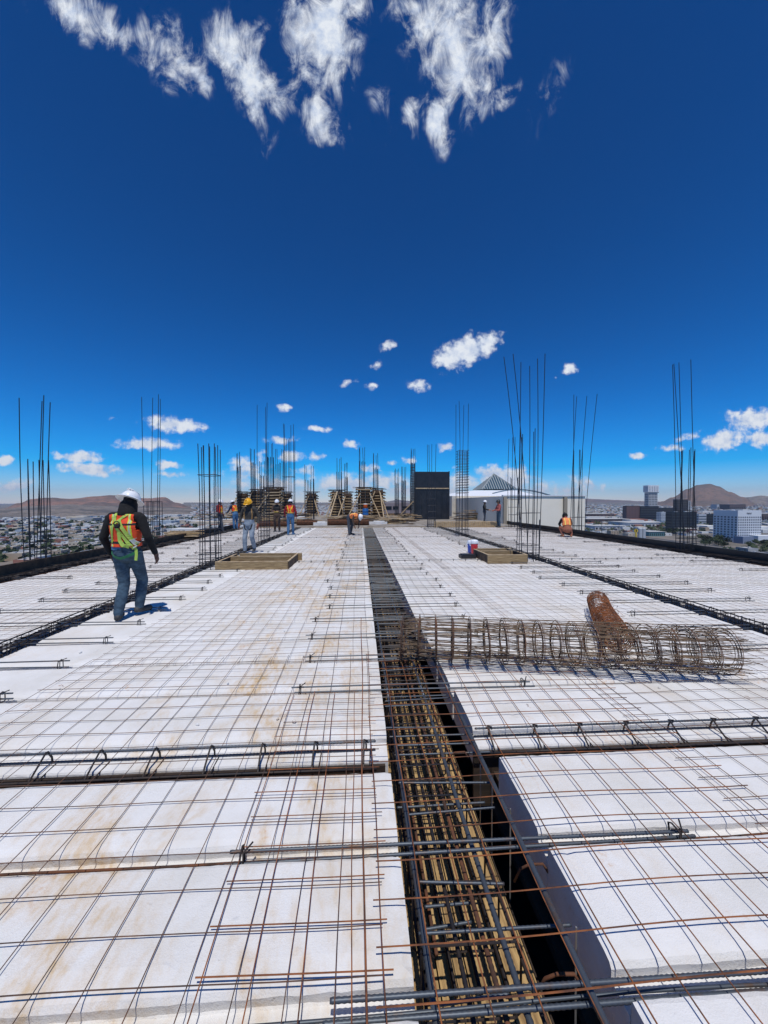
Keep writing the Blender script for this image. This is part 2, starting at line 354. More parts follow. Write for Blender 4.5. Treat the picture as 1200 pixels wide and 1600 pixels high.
# row directly behind the joist beam has a wide shoulder on which the joist stands
for i in range(len(front)-1): rows.append((front[i], front[i+1]))
row_word = ['closest to the camera', 'second closest to the camera', 'just in front of the near splice bars', 'just in front of the near steel joist', 'just behind the near steel joist']
cache = {}
for bi, (bn, x0, x1) in enumerate(BAYS):
    for ri, (y0, y1) in enumerate(rows):
        if bi >= 2 and ri == near_rows-1: y1 += .09
        if bi >= 2 and ri == near_rows: y0 += .09
        xa = .872 if (bi == 2 and ri < near_rows) else (.80, .79, .78, .77)[ri-near_rows] if bi == 2 and ri-near_rows in (0, 1, 2, 3) else x0
        sh = (P(590, 1163, -.07).y-beam_hi)-(.04 if bi >= 2 else 0) if ri == near_rows else .095
        D = round(y1-y0-.004, 3); key = (bi, xa, D, sh, ri % 3)
        if key not in cache: cache[key] = block_mesh('foam_block', x1-xa, D, sh, seed=ri*7+bi)
        o = bpy.data.objects.new('foam_block', cache[key]); COL.objects.link(o); o.location = (xa, y0+.002, rnd.uniform(-.003, .003))
        if ri < 5: lab = 'white foam block, %s bay, %s' % (bn, row_word[ri])
        else: lab = 'white foam block, %s row beyond near joist, %s bay' % (ordw(ri-3), bn)
        tag(o, lab, 'foam block', 'foam blocks of the %s bay' % bn)

# small litter on the foam
rl = random.Random(41)
for i in range(26):
    y = 2.7+rl.random()**1.4*8; x = rl.choice((rl.uniform(-3.5, 0), rl.uniform(1.0, 4.6)))
    b = MB(); sz = rl.uniform(.005, .014); b.lathe([(sz*.5, 0), (sz, sz*.5), (sz*.7, sz*1.1), (sz*.2, sz*1.3)], sides=5, sx=rl.uniform(.7, 1.6)); o = b.build('foam_crumb', M['foam']); o.location = (x, y, .003); o.rotation_euler = (0, 0, rl.uniform(0, 3))
    tag(o, 'tiny white foam crumb lying on the foam slab', 'crumb', 'foam crumbs')
for i in range(18):
    y = 1.3+rl.random()**1.5*7; x = rl.choice((rl.uniform(-3.5, 0), rl.uniform(1.0, 4.6))); a = rl.uniform(0, 3.1); L = rl.uniform(.03, .09)
    b = MB(); b.tube([(0, 0, .004), (L*.5*math.cos(a), L*.5*math.sin(a), .010), (L*math.cos(a+.3), L*math.sin(a+.3), .004)], .0016, 4); o = b.build('wire_offcut', M['wire_orange']); o.location = (x, y, .002)
    tag(o, 'short bent rusty tie wire offcut lying on the foam', 'wire offcut', 'tie wire offcuts')
# ================================================================ edge boards
def edge_board(x, th, y0, y1, z0, z1, m, lab, capm=None):
    e = empty('edge_formwork', (x, y0, z0)); tag(e, lab, 'edge board')
    yy = 0; L = y1-y0
    b = MB()
    while yy < L-.01:
        l = min(2.44, L-yy); b.box((rnd.uniform(-.006, .006), yy+l/2, (z1-z0)/2+rnd.uniform(-.006, .006)), (th, l-.004, z1-z0)); yy += l
    b.build('board', m, e)
    b = MB()
    for k in range(int(L/.6)):
        sx = -1 if x < 0 else 1
        b.box((sx*(th/2+.045), .3+k*.6, (z1-z0)/2-.03), (.09, .05, z1-z0-.08))
    b.build('stud', M['wood_dark'], e); return e
edge_board(XL+.02, .04, 0, DECK_END, -.45, .26, M['wood_dark'], 'dark brown board fencing the left rim of the deck')
edge_board(XR-.02, .04, 0, 30.0, -.45, .25, M['black_ply'], 'black board fencing the right rim of the deck')
b = MB(); b.box((0, 0, 0), (17.4, .06, .42)); o = b.build('edge_formwork', M['wood_pale']); o.location = (1.3, DECK_END+.05, -.18); tag(o, 'pale timber board closing the far end of the foam deck', 'edge board')

# ================================================================ wire mesh sheets
def mesh_sheet(x0, x1, y0, y1, z, m, lab, sp=.162, r=.0020, amp=.005, seed=0, group='wire mesh sheets on the foam', oy=0.0, lift=None):
    rn = random.Random(seed); b = MB(); ph = [rn.uniform(0, 6.28) for _ in range(8)]
    def hz(x, y):
        w = amp*(math.sin(x*1.7+ph[0])*.8+math.sin(y*2.3+ph[1])*.7+math.sin(x*4.1+y*3.0+ph[2])*.5+math.sin(y*6.0-x*2+ph[3])*.35)
        if lift: w += lift(x, y)
        return max(z+w+amp, .008+z*.3)
    def dx(x, y): return .008*math.sin(y*1.3+x*.4+ph[4])+.004*math.sin(y*4.7+ph[5])
    def dy(x, y): return .010*math.sin(x*1.1+y*.3+ph[6])+.005*math.sin(x*3.9+ph[7])
    near = y0 < 3
    step = .12 if near else .30
    sides = 5 if near else 3
    xs = []; x = x0+.02
    while x < x1: xs.append(x); x += sp
    ys = []; y = y0+.03+oy
    while y < y1: ys.append(y); y += sp
    for x in xs:
        j = rn.gauss(0, .003); n = max(2, int((y1-y0)/step)); rr = r*rn.uniform(.9, 1.12)
        b.tube([(x+j+dx(x, yy), yy, hz(x, yy)) for yy in [y0+rn.uniform(-.02, .02)+(y1-y0)*i/n for i in range(n+1)]], rr, sides)
    for y in ys:
        j = rn.gauss(0, .003); n = max(2, int((x1-x0)/step)); e0 = rn.uniform(-.02, .02); rr = r*rn.uniform(.9, 1.12)
        b.tube([(xx, y+j+dy(xx, y), hz(xx, y)+.0055) for xx in [x0+e0+(x1-x0)*i/n for i in range(n+1)]], rr, sides)
    o = b.build('wire_mesh_sheet', m); tag(o, lab, 'wire mesh', group); return o
ysegs = [(-.1, 4.0), (3.8, 9.3), (9.1, 14.6), (14.4, 19.6), (19.4, DECK_END-.5)]
where = ['the near end', 'the part by the roll of mesh', 'the part beside the timber boxes', 'the part behind the timber boxes', 'the far end']
cols = [(-7.05, -4.05, 'outer left'), (-2.70, .09, 'inner left'), (1.95, 4.75, 'inner right'), (5.25, 10.1, 'outer right')]
k = 0
for ci, (a, c, w) in enumerate(cols):
    for si, (y0, y1) in enumerate(ysegs):
        k += 1
        mesh_sheet(a, c, y0, y1, .008+.006*(si % 2), M['wire'], 'rusty wire mesh over %s of the %s bay' % (where[si], w), seed=k, oy=rnd.uniform(0, .05))
for si, (y0, y1) in enumerate(ysegs):
    k += 1
    if si == 0: mesh_sheet(.06, 2.15, y0, y1, .022, M['wire_orange'], 'rusty wire mesh bridging the near end of the central trough', seed=k, oy=.09, r=.0026)
    else: mesh_sheet(.70, 2.12, y0, y1, .016, M['wire'], 'rusty wire mesh right of the trough along %s' % where[si], seed=k, oy=.07)
mesh_sheet(-.56, .10, .2, 3.2, .016, M['wire_orange'], 'narrow orange mesh strip overlapping the left lip of the trough', seed=77, oy=.05, sp=.165, r=.0023)
# a single orange wire along the left lip
b = MB(); b.tube([(.012+.006*math.sin(i), .3+i*.4, .062+.004*math.sin(i*1.7)) for i in range(13)], .0036, 6)
tag(b.build('loose_wire', M['wire_orange']), 'long orange wire lying along the left lip of the trough', 'wire')

# ================================================================ central trough cage
cage = empty('trough_rebar_cage', (.45, 0, -.42)); tag(cage, 'long dark rebar cage lying in the central trough', 'rebar cage')
def lbar(x, z, r, y0=-.3, y1=DECK_END-.3, m='rebar', rib_to=3.2, wav=.004, name='longitudinal_bar', parent=cage, ox=-.45, oz=.42):
    b = MB(); ph = rnd.uniform(0, 6)
    if rib_to and y0 < rib_to:
        n = int((rib_to-y0)/.010); pts = [(x+ox+wav*math.sin((y0+i*.010)*1.5+ph), y0+i*.010, z+oz+wav*.6*math.sin((y0+i*.01)*2.1+ph)) for i in range(n+1)]
        b.tube(pts, [r*(1.1 if (i//1) % 2 else .94) for i in range(n+1)], 7)
        y0 = y0+n*.010
    n = max(2, int((y1-y0)/.5)); b.tube([(x+ox+wav*math.sin((y0+(y1-y0)*i/n)*1.5+ph), y0+(y1-y0)*i/n, z+oz+wav*.6*math.sin((y0+(y1-y0)*i/n)*2.1+ph)) for i in range(n+1)], r, 6)
    return b.build(name, M[m], parent, smooth=True)
lbar(.235, -.045, .0115); lbar(.36, -.085, .009, m='rebar_dark'); lbar(.47, -.085, .0095, m='rebar_rust'); lbar(.535, -.045, .0115)
lbar(.60, -.115, .007, m='rebar_dark'); lbar(.745, .006, .0125)
for x in (.27, .375, .48, .585): lbar(x, -.350, .009, y0=1.45, m='rebar_dark')
for x in (.232, .60): lbar(x, -.23, .007, y0=1.3, m='rebar_dark')
for x in (.32, .53): lbar(x+rnd.uniform(-.01, .01), -.30, .008, y0=1.55, m='rebar_rust')
def stirrup_mesh(x0, x1, z0, z1, r, sides=5, double=False):
    b = MB(); x0 -= .45; x1 -= .45; z0 += .42; z1 += .42
    def loop(a, c, y):
        e = .02
        b.tube([(a+e, y, z0), (c-e, y, z0), (c, y, z0+e), (c, y, z1-e), (c-e, y, z1), (a+e, y, z1), (a, y, z1-e), (a, y, z0+e)], r, sides, closed=True)
    loop(x0, x1, 0)
    if double: loop(x0+.11, x1-.11, .016)
    b.tube([(x0+.01, .008, z1), (x0+.05, .012, z1-.06)], r, sides)
    return b.mesh('stirrup', M['rebar_dark'])
s_near = stirrup_mesh(.225, .605, -.36, -.060, .0046, 6, False)
s_far = stirrup_mesh(.20, .62, -.37, -.052, .0055, 4, True)
ysn = []; y = 1.38
while y < 1.9: ysn.append(y); y += rnd.uniform(.22, .30)
while y < 3.4: ysn.append(y); y += rnd.uniform(.12, .16)
while y < DECK_END-.4: ysn.append(y); y += .105+rnd.uniform(-.02, .02)
for i, y in enumerate(ysn[:98]):
    o = bpy.data.objects.new('stirrup', s_near if y < 4 else s_far); link(o, cage)
    o.location = (rnd.uniform(-.008, .008), y, rnd.uniform(-.008, .006)); o.rotation_euler = (rnd.uniform(-.05, .05), 0, rnd.uniform(-.05, .05))
b = MB()
for y in ysn[98:]:
    for z in (.02, .36): b.tube([(-.25, y, z), (.17, y+rnd.uniform(-.01, .01), z)], .006, 4)
    b.tube([(-.25, y, .02), (-.25, y, .36)], .006, 4); b.tube([(.17, y, .02), (.17, y, .36)], .006, 4)
tag(b.build('distant_stirrups', M['rebar_dark'], cage), kind='stuff')
# cross bars resting on the cage (dense further away)
y = 2.75; crossers = []
while y < DECK_END-.4:
    crossers.append(y); y += rnd.uniform(.05, .10) if y > 5 else rnd.uniform(.09, .17)
def cross_bar(b, y, ribd=False):
    x0 = .185+rnd.uniform(-.02, .03); x1 = rnd.uniform(.66, .80) if y > 3.6 else rnd.uniform(.72, .84); z = rnd.uniform(-.055, -.018)
    a = (x0-.45, y+rnd.uniform(-.02, .02), z+.42); c = (x1-.45, y+rnd.uniform(-.03, .03), z+rnd.uniform(-.01, .012)+.42)
    b.tube([a, c], .0055, 5)
for y in crossers[:70]:
    b = MB(); cross_bar(b, y, True); b.build('cross_bar', M['rebar' if rnd.random() < .55 else 'rebar_dark'], cage)
b = MB()
for y in crossers[70:]: cross_bar(b, y)
tag(b.build('distant_cross_bars', M['rebar_dark'], cage), kind='stuff')
for (y, x0, x1, z) in ((1.22, .25, .50, -.065), (1.42, .22, .82, -.05), (1.62, .25, .62, -.05), (1.98, .24, .72, -.05), (2.08, .2, .70, -.09), (2.2, .22, .78, -.04), (2.47, .22, .86, -.055), (2.56, .24, .78, -.05), (2.66, .2, .8, -.05), (1.58, .27, .48, -.12), (1.52, .26, .46, -.15), (1.05, .23, .56, -.18)):
    b = MB(); p, rr = ribbed((x0-.45, y, z+.42), (x1-.45, y+rnd.uniform(-.03, .02), z+.42+rnd.uniform(-.01, .01)), .0062)
    b.tube(p, rr, 6); b.build('cross_bar', M['rebar'], cage, True)
# bent hooks by the right blocks
for (x, y, z) in ((.62, 2.42, -.02), (.80, 1.72, -.10), (.74, 1.35, -.16)):
    b = MB(); pts = [(x-.06, y+.05, z-.13), (x-.045, y+.02, z-.04), (x-.01, y, z), (x+.05, y-.01, z+.008), (x+.075, y-.015, z-.03)]
    b.tube([(q[0]-.45, q[1], q[2]+.42) for q in pts], .006, 6); b.build('hook', M['rebar_rust'], cage, True)
# hanging vertical rods in the gap
for (x, y) in ((.80, 1.10), (.82, 1.38), (.79, 1.95), (.76, 2.15), (.74, 2.3)):
    b = MB(); b.tube([(x-.45, y, .40), (x-.45+.005, y, -.9)], .004, 5); b.build('vertical_rod', M['steel_line'], cage)

# ================================================================ side beams: narrow cages
def side_cage(xc, w, lab, m='rebar_dark', y0=0, y1=DECK_END-.3, htop=.075):
    e = empty('beam_rebar_cage', (xc, 0, -.36)); tag(e, lab, 'rebar cage', 'long cages in the narrow beam gaps')
    for sx in (-1, 1):
        for z in (.02, .36+htop-.02, .36+.01):
            b = MB(); n = 30
            b.tube([(sx*(w/2-.02)+.008*math.sin(i*1.3+z*9), y0+(y1-y0)*i/n, z+.006*math.sin(i*2.1)) for i in range(n+1)], .009, 5); b.build('longitudinal_bar', M[m], e)
    sm = []
    for v in range(3):
        b = MB(); rn = random.Random(v)
        for q in range(4):
            yy = q*.052; a = -w/2+rn.uniform(-.01, .01); c = w/2+rn.uniform(-.01, .01); t = .36+htop*rn.uniform(.5, 1.1)
            b.tube([(a, yy, .0), (c, yy+.01, 0), (c, yy+.02, t), (a, yy, t)], .0055, 4, closed=True)
        b.tube([(-w/2, 0, .40), (w/2, .17, .42)], .006, 4)
        sm.append(b.mesh('stirrup_bundle', M[m]))
    n = min(100, int((y1-y0)/.245))
    for i in range(n):
        o = bpy.data.objects.new('stirrup_bundle', sm[i % 3]); link(o, e); o.location = (rnd.uniform(-.02, .02), y0+i*(y1-y0)/n, rnd.uniform(-.03, .01)); o.rotation_euler = (0, rnd.uniform(-.06, .06), rnd.uniform(-.12, .12))
    return e
side_cage(-3.85, .24, 'dark rebar cage in the narrow gap left of the trough, beside the walking man')
side_cage(5.04, .22, 'dark rusty rebar cage in the narrow gap right of the roll of mesh')
side_cage(-7.37, .34, 'dark rebar cage along the left rim board')
side_cage(10.45, .34, 'dark rebar cage along the right rim board')

# ================================================================ splice bars over each rib
def splice(name_y, x0, x1, z, lab, group, near=False, ends=(True, True)):
    e = empty('splice_bars', (x0, name_y, z)); tag(e, lab, 'rebar splice', group)
    L = x1-x0
    for q, (dy, dz, a, c) in enumerate(((.0, .018, 0, L-.03), (-.035, -.010, .03 if not near else -.02, L))):
        b = MB(); sl = rnd.uniform(-.006, .006)
        if near:
            p, rr = ribbed((a, dy, dz), (c, dy+sl*3, dz+sl), .0078, .0095); b.tube(p, rr, 7)
        else: b.tube([(a, dy, dz), (L/2, dy+sl, dz+.004), (c, dy+sl*2, dz+sl)], .0068, 5)
        b.build('rebar', M['rebar'], e, near)
    for q, xe in enumerate((.07 if not near else .055, L-.10)):
        if not ends[q]: continue
        b = MB(); r = .0042
        b.tube([(xe, -.055, -.02), (xe+.004, -.045, .035), (xe, .0, .042), (xe, .02, .03), (xe+.005, .015, -.035), (xe, -.03, -.045)], r, 6, closed=True)
        b.tube([(xe+.012, -.04, -.04), (xe+.016, -.04, .045), (xe+.045, .01, .05)], r, 5)
        b.tube([(xe-.02, -.02, .03), (xe+.03, -.03, .035)], r*.7, 5)
        b.build('tie', M['rebar_dark'], e)
    return e
near_names = ['lowest near splice bars running out of the picture', 'heavy ribbed splice bars crossing the trough in front of the near joist']
splice(ribY[0]+.045, -.10, 2.6, -.012, 'heavy ribbed bars crossing the trough at the bottom edge of the photo', 'splice bars across the trough', True, (False, False))
splice(ribY[1]+.045, P(358, 1338).x, P(1075, 1290).x, -.010, 'heavy ribbed bars crossing the trough in front of the near joist', 'splice bars across the trough', True)
b = MB(); b.tube([(x, ribY[1]+.02+.005*math.sin(x*2), -.052) for x in [(-3.6+.3*i) for i in range(28)] if not .1 < x < .9], .0055, 5)
b = MB(); b.tube([(-3.6+.3*i, ribY[1]+.03+.006*math.sin(i), -.030+.005*math.sin(i*1.3)) for i in range(28)], .0058, 6); tag(b.build('rib_bar', M['rebar_rust'], None, True), 'long rusty bar lying in the foam channel under the heavy splice bars', 'rebar')
b = MB(); b.tube([(-3.6+.3*i, ribY[0]+.03+.006*math.sin(i), -.034+.005*math.sin(i*1.3)) for i in range(28)], .0058, 6); tag(b.build('rib_bar', M['rebar'], None, True), 'long bar in the foam channel nearest the camera', 'rebar')
for i, y in enumerate(ribY_far):
    if i in TRUSS_ROWS: continue
    lx = P(400, 1000).x if i else -1
    xa = [-.55, -.62, -.66, -.70][i % 4]+rnd.uniform(-.05, .05); xb = 1.55+rnd.uniform(-.08, .12)
    loc = ordw(i+1)
    splice(y+.05, xa, xb, .012, 'pair of bars crossing the trough, %s pair beyond the near joist' % loc, 'splice bars across the trough')
    if i < 34: 
        splice(y+.05, -5.25+rnd.uniform(-.1, .1), -2.85+rnd.uniform(-.08, .1), .022, 'pair of bars crossing the left narrow gap, %s row beyond the near joist' % loc, 'splice bars across the left gap')
        splice(y+.05, 3.75+rnd.uniform(-.12, .1), 6.35+rnd.uniform(-.1, .12), .022, 'pair of bars crossing the right narrow gap, %s row beyond the near joist' % loc, 'splice bars across the right gap')
    if i % 2 == 0 and i < 34:
        splice(y+.05, 8.7+rnd.uniform(-.2, .2), 10.4, .022, 'pair of bars reaching in from the right rim, %s row beyond the near joist' % loc, 'splice bars at the right rim', ends=(True, False))
        if i > 6: splice(y+.05, -7.3, -6.0+rnd.uniform(-.2, .2), .022, 'pair of bars reaching in from the left rim, %s row beyond the near joist' % loc, 'splice bars at the left rim', ends=(False, True))

# ================================================================ steel joists (truss) across the bays
def joist(y, x0, x1, lab, near=False):
    e = empty('steel_joist', (x0, y, -.066 if near else -.055)); tag(e, lab, 'steel joist', 'steel joists across the foam bays')
    L = x1-x0; h = .078; s = 6 if near else 4
    for (dy, z, r, m, nm) in ((.03, h, .0068, 'rebar', 'top_chord'), (-.115, -.004, .0080, 'rebar_dark', 'bottom_chord'), (-.098, -.022, .0085, 'rebar_rust', 'bottom_chord'), (.060, .004, .0065, 'rebar', 'bottom_chord')):
        b = MB()
        if near and nm == 'top_chord' or near and m == 'rebar': p, rr = ribbed((0, dy, z), (L, dy, z), r, .011); b.tube(p, rr, 6)
        else: b.tube([(L*i/12, dy+.003*math.sin(i*2.), z+.002*math.sin(i*3.1)) for i in range(13)], r, s)
        b.build(nm, M[m], e, True)
    sp = .335; n = int(L/sp); b = MB(); x = 0
    b.tube([(x, .03, h+.008), (x+.004, .055, h*.5), (x+.002, .062, -.008)], .0062, s)
    b.tube([(x-.010, .03, h+.010), (x-.012, -.03, h*.55), (x-.010, -.112, -.010)], .0062, s)
    b.tube([(x+.03, .05, -.004), (x+.03, -.112, -.012)], .0045, s)
    b.tube([(x-.012, .045, h+.004), (x+.010, .02, h+.014), (x+.016, .035, h-.012)], .005, s)
    wme = b.mesh('web', M['rebar_dark'])
    for i in range(n+1):
        if .1+i*sp > L: break
        o = bpy.data.objects.new('web', wme); link(o, e); o.location = (.1+i*sp+rnd.uniform(-.012, .012), 0, 0); o.rotation_euler = (0, 0, rnd.uniform(-.05, .05))
jy = beam_hi+.040
joist(jy, -7.1, .10, 'near steel joist left of the trough with upright web bars', True)
joist(jy+.10, .80, 8.2, 'near steel joist right of the trough with upright web bars', True)
for q, i in enumerate(TRUSS_ROWS):
    joist(ribY_far[i]+.06, -7.1, .12, 'steel joist left of the trough, %s' % ('level with the front of the timber boxes' if q == 0 else 'well behind the timber boxes'))
    joist(ribY_far[i]+.06, .78, 10.2, 'steel joist right of the trough, %s' % ('level with the front of the timber boxes' if q == 0 else 'well behind the timber boxes'))
# timber side under near joist
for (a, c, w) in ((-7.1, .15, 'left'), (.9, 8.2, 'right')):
    b = MB(); b.box(((a+c)/2, (beamY+beam_hi)/2+(.09 if w == 'right' else 0), -.24), (c-a, .17, .03)); tag(b.build('joist_formwork', M['wood_gap_shade']), 'brown timber bottom in the gap under the near %s joist' % w, 'formwork')

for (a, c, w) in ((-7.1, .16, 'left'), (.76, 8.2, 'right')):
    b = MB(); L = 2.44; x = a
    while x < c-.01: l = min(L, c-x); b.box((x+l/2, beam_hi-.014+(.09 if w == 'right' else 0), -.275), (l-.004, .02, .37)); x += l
    tag(b.build('joist_side_board', M['wood_gap_shade']), 'dark timber board lining the gap under the near %s joist' % w, 'formwork')  # dark board added over the sunlit block face to keep the gap dark
# ================================================================ rolls of mesh
def mesh_roll(p0, p1, r0, r1, turns, nl, rings, m, lab, r=.0035, seed=1, jit=.03, squash=.92, ring_m=None):
    rn = random.Random(seed); p0, p1 = Vector(p0), Vector(p1); ax = (p1-p0); L = ax.length; ax.normalize()
    e = empty('mesh_roll', p0); tag(e, lab, 'mesh roll')
    side = ax.cross(Vector((0, 0, 1))).normalized(); upv = Vector((0, 0, 1))
    def pt(t, s, k=0):
        # t turn parameter 0..1 ; s along the roll
        a = 2*math.pi*turns*t+1.0
        rad = (r0+(r1-r0)*t)*(1+.06*math.sin(a*.5+s*2.2+k))+jit*.25*math.sin(s*3.0+t*17)
        return ax*s+side*(rad*math.cos(a))+upv*(r1*squash+rad*squash*math.sin(a))
    b = MB()
    for i in range(nl):
        t = (i+rn.uniform(-.2, .2))/nl; t = min(max(t, 0), 1); n = 10; o1 = rn.uniform(-.04, .06); o2 = rn.uniform(-.05, .05)
        dt = rn.uniform(-.012, .012)
        b.tube([pt(min(max(t+dt*math.sin(j*.9), 0), 1), o1+(L+o2-o1)*j/n) for j in range(n+1)], r, 4)
    b.build('long_wires', m, e)
    b = MB()
    for i in range(rings):
        s = L*(i+.25)/rings; ns = int(turns*22)
        slant = rn.uniform(-.008, .008)
        drift = [rn.uniform(-.010, .010) for _ in range(int(turns)+2)]
        pts = []
        for j in range(ns+1):
            t = j/ns; tn = t*turns; kx = int(tn); f = tn-kx
            ds = drift[kx]*(1-f)+drift[kx+1]*f
            pts.append(pt(t, s+ds*1.0+slant*math.sin(2*math.pi*tn), 0))
        b.tube(pts, r*1.15, 4)
    b.build('ring_wires', ring_m or m, e)
    return e
A = P(628, 1050); B_ = P(1150, 1068)
mesh_roll((A.x, A.y+.26, .02), (B_.x+.13, B_.y+.10, .02), .13, .245, 6.6, 80, 19, M['wire_tan'], 'large tan roll of wire mesh lying across the foam right of the trough', r=.0026, seed=3, ring_m=M['wire'])
A = P(992, 1045); B_ = P(940, 957)
rr_ = mesh_roll((A.x, A.y+.25, .02), (B_.x, B_.y+.1, .02), .10, .152, 2.4, 20, 28, M['wire_orange'], 'narrow orange rusty roll of fine mesh poking out behind the tan roll', r=.0034, seed=5, jit=.05)
b = MB()
for i in range(150):
    a = rnd.uniform(0, 6.283); s = rnd.random(); rad = rnd.uniform(.10, .18); ax = Vector((B_.x-A.x, B_.y+.1-A.y-.25, 0)); c = ax*s
    sd = ax.normalized().cross(Vector((0, 0, 1))); p = c+sd*rad*math.cos(a)+Vector((0, 0, .165+rad*math.sin(a)*.92))
    q = p+Vector((rnd.uniform(-.05, .05), rnd.uniform(-.07, .07), rnd.uniform(-.05, .05))); b.tube([p, q], .0026, 3)
tag(b.build('bent_wire_ends', M['wire_orange'], rr_), kind='stuff')

# ================================================================ rebar columns
def rebar_column(px, py, wpx, top_py, short_py, lab, nlong=4, nshort=6, splay=.0, hoops=(.06, .14, .25, .38, .55, .75), topx=None, z0=0.0, r=.010, group='tall rebar columns', ybase=None, hood=None):
    base = P(px, py, z0) if ybase is None else PY(px, py, ybase)
    if ybase is not None: base.z = z0
    w = wpx*depth_of(base)/F*.5*(1-.30*min(1, abs(base.x/base.y)))
    hz = lambda yy: max(.4, PY(px, yy, base.y).z-z0)
    e = empty('rebar_column', base); tag(e, lab, 'rebar column', group)
    hl, hs = hz(top_py), hz(short_py)
    per = [(-1, -1), (-.33, -1), (.33, -1), (1, -1), (1, .0), (1, 1), (.33, 1), (-.33, 1), (-1, 1), (-1, 0)]
    per = per[:max(8, nlong+nshort)]
    idx = list(range(len(per))); rn = random.Random(int(px*7+py)); longs = [per[i] for i in (0, 3, 6, 8)][:nlong]
    if nlong > 4: longs += [per[1], per[4]][:nlong-4]
    longs = set(longs)
    rdisp = max(r, base.length*.00062)
    for (a, c) in per:
        isl = (a, c) in longs
        h = (hl*rn.uniform(.965, 1.0)) if isl else hs*rn.uniform(.96, 1.0)
        lx = (splay if topx is None else 0)*a*(h/hl) + rn.uniform(-.02, .02)*h*.3
        if topx is not None and isl:
            li = len([q for q in per[:per.index((a, c))] if q in longs]); lx = PY(topx[li % len(topx)], top_py, base.y).x-base.x-a*w
        b = MB(); n = 6; bend = rn.uniform(-.012, .012)*h*(1 if isl else .4)
        b.tube([(a*w+(lx-0)*(i/n)**1.5+bend*math.sin(math.pi*i/n), c*w*.9+rn.uniform(-.02, .02)*0, -.2+(h+.2)*i/n) for i in range(n+1)], rdisp, 5)
        b.build('bar', M['rebar_tall'], e)
    for hh in hoops:
        if hh*hs > hs: continue
        b = MB(); z = hh*hs; k = w+rdisp*1.2
        b.tube([(-k, -k*.9, z), (k, -k*.9, z+.01), (k, k*.9, z), (-k, k*.9, z-.01)], rdisp*.85, 4, closed=True); b.build('hoop', M['rebar_tall'], e)
    return e
base_h = (.03, .08, .13, .18, .24)
rebar_column(60, 888, 30, 620, 716, 'tall rebar column at the left rim, leftmost in the photo', hoops=base_h, topx=[39, 77, 70, 57])
rebar_column(240, 848, 22, 617, 782, 'tall rebar column on the left rim behind the walking man', hoops=(.1, .25, .5, .75, .97), topx=[226, 252, 246, 234])
rebar_column(329, 888, 28, 690, 694, 'short dense rebar column beside the left timber box', hoops=(.02, .05, .08, .12, .22, .32, .44, .75), nshort=8)
rebar_column(413, 846, 15, 630, 760, 'tall rebar column directly behind the yellow helmeted worker', hoops=(.1, .2, .35, .5, .7, .9), nlong=3)
rebar_column(722, 838, 17, 627, 702, 'tall rebar column with ladder hoops between trough and cream building', hoops=tuple([.08, .18, .28]+[.5+.03*i for i in range(17)]))
rebar_column(824, 876, 30, 556, 668, 'tallest splayed rebar column right of the right timber box', nlong=6, hoops=(.05, .12, .24, .36), topx=[783, 797, 846, 840, 833, 819])
rebar_column(902, 835, 18, 612, 700, 'rebar column fanning outwards above the crouching worker', hoops=(.1, .2), topx=[893, 929, 921, 905])
rebar_column(1072, 862, 26, 562, 700, 'tall leaning rebar column on the right rim', hoops=base_h+(.4,), topx=[1046, 1072, 1068, 1058])
rebar_column(674, 824, 12, 692, 775, 'rebar column in front of the black box', hoops=(.1, .3, .5, .7, .9))
rebar_column(804, 824, 16, 680, 745, 'rebar column in front of the cream building left pilaster', hoops=(.1, .25, .4, .55))
b = MB(); b.tube([(0, 0, -.1), (.01, 0, PY(842, 812, P(842, 876).y).z)], .014, 6); o = b.build('starter_bar', M['rebar_tall']); o.location = P(842, 876); tag(o, 'single short upright bar right of the tallest rebar column', 'rebar')

# far columns: formwork towers with rebar above
def form_tower(px, py, wpx, top_py, lab, braces=2, seed=0, depth=1.0):
    rn = random.Random(seed); base = P(px, py, .05); base.z = .05; s = depth_of(base)/F; W = wpx*s; H = PY(px, top_py, base.y).z-.05
    e = empty('column_formwork', base); tag(e, lab, 'column formwork', 'timber column forms')
    D = W*depth*.8
    b = MB(); nb = 5
    for k in range(nb):
        for sy in (-1, 1): b.box((-W*.36+W*.72*(k+.5)/nb, sy*D*.34, H/2), (W*.72/nb-.02, .04, H*rn.uniform(.95, 1.0)))
    for k in range(4):
        for sx in (-1, 1): b.box((sx*W*.36, -D*.34+D*.68*(k+.5)/4, H/2), (.04, D*.68/4-.02, H*rn.uniform(.95, 1)))
    b.build('board', M['wood_dark'], e)  # darkness of the gaps between clamps is put into the board colour
    n = int(H/.30)
    for k in range(n):
        z = .18+k*.30; b = MB()
        for sy in (-1, 1): b.box((rn.uniform(-.08, .08), sy*D*.42, z), (W*rn.uniform(.92, 1.22), .12, .10), Matrix.Rotation(rn.uniform(-.04, .04), 3, 'Y'))
        for sx in (-1, 1): b.box((sx*W*.44, rn.uniform(-.05, .05), z+.11), (.12, D*rn.uniform(.95, 1.25), .09))
        b.build('clamp', M[rn.choice(('wood', 'wood_pale', 'wood', 'wood_dark'))], e)
    b = MB(); 
    for k in range(4): b.box((rn.uniform(-.15, .15), rn.uniform(-.2, .2), H+.03+k*.035), (W*rn.uniform(.9, 1.5), .2, .03), Matrix.Rotation(rn.uniform(-.3, .3), 3, 'Z'))
    b.build('top_board', M['wood_dark'], e)
    for k in range(braces):
        sx = (-1, 1, 1, -1)[k]; b = MB(); x0 = sx*W*rn.uniform(.0, .35); b.beam((x0, -D*.5, H*rn.uniform(.8, .95)), (x0+sx*H*rn.uniform(.25, .55)*(1 if k < 2 else .4), -D*.5-H*.35, -.02), .10, .06)
        b.build('brace', M['wood_pale'], e)
    return e, base, H
